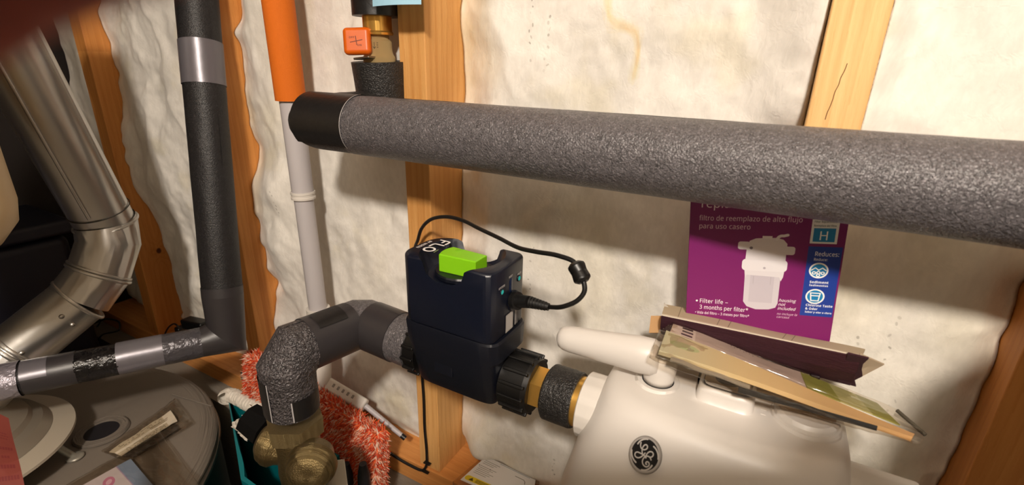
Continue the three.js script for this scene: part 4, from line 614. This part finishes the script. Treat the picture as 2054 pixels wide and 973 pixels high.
{ // plastic bags on the heater
  const y = LID + 0.008, f = (px, py, dy = 0) => atY(px, py, y + dy);
  const t = thing('plastic_bag', 'small clear bag holding a pale printed strip near the port of the water heater', 'bag');
  const a = f(204, 905), b = f(352, 800), c = f(388, 848), d = f(258, 925);
  part(t, 'film', sheet(a, b, c, d, { nx: 50, ny: 24, t: 0.007, pillow: true, h: (u, v) => 0.004 * (fbm(u * 14, v * 7, 31, 3) - 0.5), crisp: false }), M.film, 'clear crumpled plastic');
  const q = (u, v) => along(along(a, b, u), along(d, c, u), v);
  part(t, 'label_strip', sheet(q(0.03, 0.2), q(0.86, 0.24), q(0.84, 0.66), q(0.04, 0.62), { nx: 40, ny: 10, t: 0.0012, h: (u, v) => 0.003 * (fbm(u * 5, v * 2, 32, 3) - 0.5) }), mat(0xffffff, 0.7, 0, { map: canvasTex(512, 128, (g) => { g.fillStyle = '#c9bda6'; g.fillRect(0, 0, 512, 128); g.fillStyle = '#efe8da'; g.fillRect(430, 0, 82, 128); g.fillRect(0, 40, 430, 24); g.fillStyle = '#4b4234'; reseed(8); for (let r = 0; r < 8; r++) for (let x = 60; x < 420; x += 12) if (rnd() < 0.5 && (r < 3 || r > 4)) g.fillRect(x, 4 + r * 15, 10, 5); g.fillStyle = '#6a563a'; g.fillRect(300, 60, 150, 5); g.fillRect(300, 76, 160, 5); }) }), 'pale printed strip');
  part(t, 'dark_strip', sheet(q(0.04, 0.7), q(0.8, 0.72), q(0.78, 0.92), q(0.08, 0.95), { nx: 30, ny: 6, t: 0.0012, h: (u, v) => 0.003 * (fbm(u * 9, v * 2, 36, 3) - 0.5) }), mat(0x3b3229, 0.5), 'dark glossy strip');
  base(t, V(a.x, LID, a.z));
  const k = thing('card_bag', 'clear bag holding a white card with pink and blue print on the water heater', 'bag');
  const A = f(130, 975), B = f(322, 868), C = f(420, 1000), D = f(250, 1080), Q = (u, v) => along(along(A, B, u), along(D, C, u), v);
  part(k, 'film', sheet(A, B, C, D, { nx: 50, ny: 34, t: 0.006, pillow: true, h: (u, v) => 0.003 * (fbm(u * 10, v * 8, 34, 3) - 0.5), crisp: false }), M.film, 'clear crumpled plastic');
  part(k, 'card', sheet(Q(0.06, 0.12), Q(0.6, 0.12), Q(0.6, 0.9), Q(0.06, 0.9), { nx: 12, ny: 8, t: 0.0012 }), mat(0xffffff, 0.7, 0, { map: canvasTex(512, 512, (g) => { g.fillStyle = '#c9bfc4'; g.fillRect(0, 0, 512, 512); g.fillStyle = '#7d8ea8'; g.fillRect(370, 0, 142, 512); g.fillStyle = '#a890b0'; g.fillRect(362, 0, 10, 512); g.fillStyle = '#c47a98'; g.beginPath(); g.ellipse(225, 420, 62, 40, 0.3, 0, 7); g.fill(); g.fillStyle = '#dcb0c2'; g.beginPath(); g.ellipse(225, 420, 34, 18, 0.3, 0, 7); g.fill(); g.strokeStyle = '#8b8088'; g.lineWidth = 7; g.beginPath(); g.arc(110, 380, 60, 0, 7); g.stroke(); g.fillStyle = '#8b8088'; g.fillRect(90, 365, 40, 9); g.fillRect(96, 385, 32, 9); }) }), 'white card with pink and blue print');
  base(k, V(A.x, LID, A.z));
}
{ // red paper tag
  const t = thing('paper_tag', 'long red orange paper tag with dark printed words hanging at the left edge', 'tag');
  const a = atD(-30, 815, 0.66), b = atD(18, 838, 0.66), c = atD(52, 985, 0.62), d = atD(-12, 1000, 0.62);
  part(t, 'strip', sheet(d, c, b, a, { nx: 12, ny: 40, t: 0.0006, h: (u, v) => 0.003 * Math.sin(v * 6) }), mat(0xffffff, 0.7, 0, { map: canvasTex(128, 512, (g) => { g.fillStyle = '#6a281e'; g.fillRect(0, 0, 128, 512); g.fillStyle = 'rgba(90,14,18,0.8)'; for (const [y, x, w, h] of [[120, 20, 76, 7], [138, 16, 80, 7], [156, 22, 70, 7], [222, 24, 88, 20], [284, 52, 36, 17], [344, 30, 76, 24], [412, 26, 84, 26], [478, 30, 70, 24]]) for (let i = 0; i < w / 13; i++) g.fillRect(x + i * 13, y, 10, h); }) }));
  base(t, d);
}
{ // expansion tank at the left edge
  const t = thing('expansion_tank', 'cream coloured steel expansion tank with a rounded bottom at the left edge', 'tank');
  const e = atD(46, 455, 0.74), c = V(e.x - 0.052, 0, e.z + 0.088);
  part(t, 'shell', lathe([[0, 1.292], [0.05, 1.296], [0.082, 1.308], [0.098, 1.328], [0.102, 1.35], [0.1015, 1.415], [0.099, 1.418], [0.099, 1.424], [0.1015, 1.427], [0.101, 1.56], [0.08, 1.6], [0.02, 1.62], [0, 1.62]], 72).translate(c.x, 0, c.z), mat(0xcbb48c, 0.4));
  part(t, 'pipe', sweep([V(c.x, 1.61, c.z), V(c.x, CEIL - 0.002, c.z)], 0.013, { n: 24 }), mat(0x9c5b33, 0.4, 1), 'copper pipe'); base(t, V(c.x, 1.292, c.z));
}
{ // added near-black tote, its colour stands in for the shaded gap behind the duct
  const t = thing('shade_filler_tote', 'added dark navy tote standing in for shadow at the far left', 'tote');
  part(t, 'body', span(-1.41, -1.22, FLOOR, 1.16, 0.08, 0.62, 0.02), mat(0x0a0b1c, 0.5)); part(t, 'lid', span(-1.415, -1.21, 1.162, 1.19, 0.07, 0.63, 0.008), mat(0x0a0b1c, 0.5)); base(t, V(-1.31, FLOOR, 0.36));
}
// ---------- unseen tank added right of the filter to cast the lower right shadow ----------
{
  const t = thing('added_shade_tank', 'unseen blue tank added right of the white water filter to shade the wall', 'tank'), c = V(0.238, 0, 0.256);
  part(t, 'shell', lathe([[0, 0.0], [0.06, 0.0], [0.08, 0.03], [0.083, 0.06], [0.083, 1.42], [0.078, 1.455], [0.06, 1.485], [0.03, 1.5], [0, 1.503]], 72).translate(c.x, 0, c.z), mat(0x23406a, 0.4));
  part(t, 'base_ring', lathe([[0.07, FLOOR], [0.085, FLOOR], [0.082, 0.05], [0.078, 0.05]], 64).translate(c.x, 0, c.z), M.blackPlastic); base(t, V(c.x, FLOOR, c.z));
}
// ---------- tub with rag and handles in the gap ----------
{
  const t = thing('plastic_tub', 'teal plastic tub standing in the gap between the water heater and the wall', 'tub');
  const top = 0.962, bot = 0.62, P0 = [[-0.742, 0.092], [-0.48, 0.092], [-0.48, 0.19], [-0.56, 0.19]], cx = -0.57, cz = 0.142;
  const outline = (k, inset) => (th) => {                        // rounded four-cornered outline
    const n = 4, f = (((1 - th / (2 * Math.PI)) * n) % n + n) % n, i = Math.floor(f), u = f - i, p = (m) => P0[((m % n) + n) % n], e = clamp((u - 0.5) * 1.25 + 0.5, 0, 1), q = [mix(p(i)[0], p(i + 1)[0], e), mix(p(i)[1], p(i + 1)[1], e)];
    const dx = q[0] - cx, dz = q[1] - cz, L = Math.hypot(dx, dz); return [cx + dx * k - dx / L * inset, cz + dz * k - dz / L * inset];
  };
  part(t, 'shell', creased(loft([[bot, outline(0.72, 0)], [top - 0.014, outline(0.97, 0)], [top - 0.012, outline(1, 0)], [top, outline(1, 0)], [top, outline(1, 0.006)], [bot + 0.01, outline(0.72, 0.004)]], 120), 0.7), M.teal);
  part(t, 'stand', span(-0.63, -0.51, FLOOR, bot, 0.11, 0.18, 0.01), M.blackPlastic, 'black stand'); base(t, V(cx, FLOOR, cz));
  const k = thing('rag', 'crumpled white cloth rag with a fluffy edge lying on the teal tub', 'cloth');
  const pts = [[-0.728, 0.104], [-0.735, 0.096], [-0.725, 0.092], [-0.69, 0.092], [-0.65, 0.092], [-0.60, 0.092], [-0.55, 0.092]].map(([x, z]) => V(x, top + 0.0085, z));
  const rg = new THREE.TubeGeometry(new THREE.CatmullRomCurve3(pts), 160, 0.0115, 24); { const p = rg.attributes.position, n = rg.attributes.normal; for (let i = 0; i < p.count; i++) { const x = p.getX(i), y = p.getY(i), z = p.getZ(i), d = 0.004 * (fbm(x * 500, (y + z) * 500, 3, 3) - 0.5); p.setXYZ(i, x + n.getX(i) * d, y + n.getY(i) * d, z + n.getZ(i) * d); } rg.computeVertexNormals(); }
  part(k, 'edge', rg, M.paper, 'fluffy white edge');
  part(k, 'fold', sheet(at(464, 856, 0.172), at(512, 816, 0.15), at(530, 846, 0.175), at(498, 886, 0.19), { nx: 30, ny: 30, t: 0.004, h: (u, v) => 0.03 * (fbm(u * 3.3, v * 3.3, 55, 4) - 0.5) }), M.paper, 'crumpled fold');
  base(k, pts[3].clone());
}
for (const [px, label] of [[694, 'dark grey tool handle under the orange mop head, the left one'], [728, 'dark grey tool handle under the orange mop head, the right one']]) {
  const t = thing('tool_handle', label, 'handle'), a = at(px, 930, 0.1), b = V(a.x - 0.02, FLOOR, a.z + 0.03);
  part(t, 'shaft', sweep([b, along(b, a, 0.8)], 0.006, { n: 16 }), mat(0x23242c, 0.5)); part(t, 'grip', sweep([along(b, a, 0.79), along(b, a, 0.985), a], [0.0085, 0.0085, 0.005], { n: 16 }), mat(0x17171d, 0.5)); base(t, b);
}
{
  const t = thing('paper_scrap', 'folded white paper scrap beside the old brass regulator', 'paper'), a = at(652, 975, 0.16), b = at(690, 968, 0.16), c = at(684, 925, 0.15), d = at(655, 915, 0.15);
  part(t, 'sheet', sheet(a.add(V(0, -0.03, 0)), b.add(V(0, -0.03, 0)), c, d, { nx: 10, ny: 10, t: 0.0012, h: (u, v) => 0.006 * Math.sin(u * 4) }), M.paper); base(t, a.clone());
}
{
  const t = thing('power_adapter', 'black power adapter lying behind the charcoal pipe near the left stud', 'adapter'), a = at(366, 658, -0.002), b = at(425, 643, 0.0);
  const g = box(0.075, 0.022, 0.024, 0, 0, 0, 0.004); g.rotateZ(0.15); g.translate(...along(a, b, 0.5).toArray()); part(t, 'case', g, M.blackPlastic);
  part(t, 'plug', box(0.016, 0.016, 0.016, ...at(362, 662, 0.004).toArray(), 0.003), M.blackPlastic);
  part(t, 'wire', cable([at(362, 660, 0.006), at(352, 650, 0.006), at(340, 655, 0.006), at(330, 672, 0.006), at(322, 690, 0.004)], 0.0017, 60), M.rubber); base(t, a);
  const w = thing('wire', 'tangle of thin dark wires on the ledge behind the metal duct', 'wire');
  part(w, 'strand', cable([at(130, 690, 0.05), at(165, 686, 0.05), at(185, 697, 0.05), at(205, 672, 0.05), at(240, 660, 0.05), at(238, 645, 0.04), at(210, 640, 0.05), at(195, 655, 0.05)], 0.0016, 120), M.rubber); base(w, at(185, 697, 0.05));
}
// ---------- the photographer's hands; the left fingertip reaches over the lens ----------
{
  const C = (x, y, z) => CAM.clone().addScaledVector(RIGHT, x / 1000).addScaledVector(UP, y / 1000).addScaledVector(FWD, z / 1000);
  const grip = [[[[-86, 6, 2], [-58, 16, 24], [-36, 17.6, 24], [-18, 19.4, 21.5]], [10, 9, 8.6, 7.6]],   // index, over the lens; millimetres of the camera's frame
    [[[-96, -10, 0], [-74, -10, 26], [-56, -12, 14], [-52, -12, -2]], [10, 9, 8.2, 7.4]],
    [[[-100, -28, -2], [-80, -30, 24], [-62, -32, 12], [-58, -32, -4]], [9.6, 8.6, 8, 7.2]],
    [[[-102, -45, -6], [-84, -48, 16], [-69, -50, 6], [-65, -50, -7]], [8.8, 7.6, 7, 6.4]],
    [[[-112, -10, -40], [-92, 0, -40], [-64, -4, -30], [-38, -8, -21]], [12, 11, 9.6, 8.4]],               // thumb on the screen side
    [[[-140, -30, -40], [-100, -5, -10]], [20, 13]], [[[-140, -32, -40], [-103, -24, -8]], [20, 13]], [[[-142, -36, -40], [-104, -42, -12]], [19, 12]], [[[-140, -30, -42], [-110, -10, -38]], [20, 13]],
    [[[-140, -33, -42], [-186, -75, -66], [-225, -190, -110]], [22, 27, 38]]];
  const hand = (label, m, side, fingers) => {
    const bones = []; for (const [pts, rs] of [...fingers, ...grip.slice(1)]) for (let k = 0; k < pts.length - 1; k++) bones.push([V(...pts[k]), V(...pts[k + 1]), rs[k], rs[k + 1]]);
    const lo = V(-270, -235, -155), size = 275, N = 96, mc = new MarchingCubes(N, m, false, false, 200000); mc.isolation = 0;
    const p = V(), ab = V(), ap = V(), K = 2.2;
    for (let k = 0; k < N; k++) for (let j = 0; j < N; j++) for (let q = 0; q < N; q++) {
      p.set(lo.x + size * q / (N - 1), lo.y + size * j / (N - 1), lo.z + size * k / (N - 1)); let acc = 0;
      for (const [a, b, ra, rb] of bones) { ab.subVectors(b, a); ap.subVectors(p, a); const t = clamp(ap.dot(ab) / ab.lengthSq(), 0, 1), d = ap.addScaledVector(ab, -t).length() - mix(ra, rb, t); if (d < 30) acc += Math.exp(-d / K); }
      mc.field[k * N * N + j * N + q] = acc > 0 ? K * Math.log(acc) : -30;
    }
    mc.update();
    const n = mc.count ?? mc.geometry.drawRange.count, pos = [], src = mc.positionArray;
    for (let v = 0; v < n; v++) { const w = side < 0 ? v : v - (v % 3) + [0, 2, 1][v % 3], f = (c) => (src[w * 3 + c] + 1) / 2 * (N / (N - 1)) * size, x = lo.x + f(0), q = C(side < 0 ? x : 72 - x, lo.y + f(1), lo.z + f(2)); pos.push(q.x, q.y, q.z); }
    let g = new THREE.BufferGeometry(); g.setAttribute('position', new THREE.Float32BufferAttribute(pos, 3)); g = mergeVertices(g, 1e-6); g.computeVertexNormals();
    const t = thing('hand', label, 'hand'), body = part(t, 'body', g, m), nail = new THREE.SphereGeometry(1, 24, 16), tip = fingers[0][0][3]; nail.scale(0.0055, 0.0012, 0.0048);
    const w = C((side < 0 ? tip[0] : 72 - tip[0]) - side * -2.5, tip[1] + 7.1, tip[2]); nail.applyMatrix4(new THREE.Matrix4().makeBasis(RIGHT, UP, FWD.clone().negate())); nail.translate(w.x, w.y, w.z); part(body, 'nail', nail, mat(0xc98a7c, 0.35));
    const fx = (x, y, z) => C(side < 0 ? x : 72 - x, y, z); part(t, 'sleeve', sweep([fx(-178, -67, -61), fx(-182, -73, -64), fx(-207, -137, -89), fx(-236, -236, -131)], [0.033, 0.036, 0.043, 0.052], { n: 40 }), M.sleeve, 'dark grey sleeve');
    return base(t, C(side < 0 ? -140 : 212, -33, -42));
  };
  hand('blurred dark red fingertip covering the upper left corner close to the camera', M.skin, -1, [grip[0]]);
  hand('right hand with bent fingers holding the far end of the phone', M.skin, 1, [[[[-86, 6, 2], [-66, 12, 24], [-50, 10, 14], [-46, 8, -1]], [10, 9, 8.2, 7.4]]]);
  // the phone in that hand: the picture is taken from just in front of its lens
  const f = thing('phone', 'slim dark phone held sideways by the hand', 'phone'), basis = new THREE.Matrix4().makeBasis(RIGHT, UP, FWD.clone().negate());
  const slab = (w, h, d, x, y, z, r) => { const q = new RoundedBoxGeometry(w / 1000, h / 1000, d / 1000, 4, r / 1000); q.translate(x / 1000, y / 1000, -z / 1000); q.applyMatrix4(basis); q.translate(CAM.x, CAM.y, CAM.z); return q; };
  part(f, 'body', slab(162, 76, 7.6, 36, -20, -6.8, 3.5), M.navyDark); part(f, 'screen', slab(154, 70, 0.6, 36, -20, -10.7, 0.3), mat(0x050506, 0.15), 'glossy dark screen');
  for (const x of [0, 18, 36]) part(f, 'lens', slab(12, 12, 1, x, 0, -2.7, 0.5), mat(0x08080a, 0.1));
  base(f, C(36, -58, -6.8));
}
renderer.render(scene, camera);
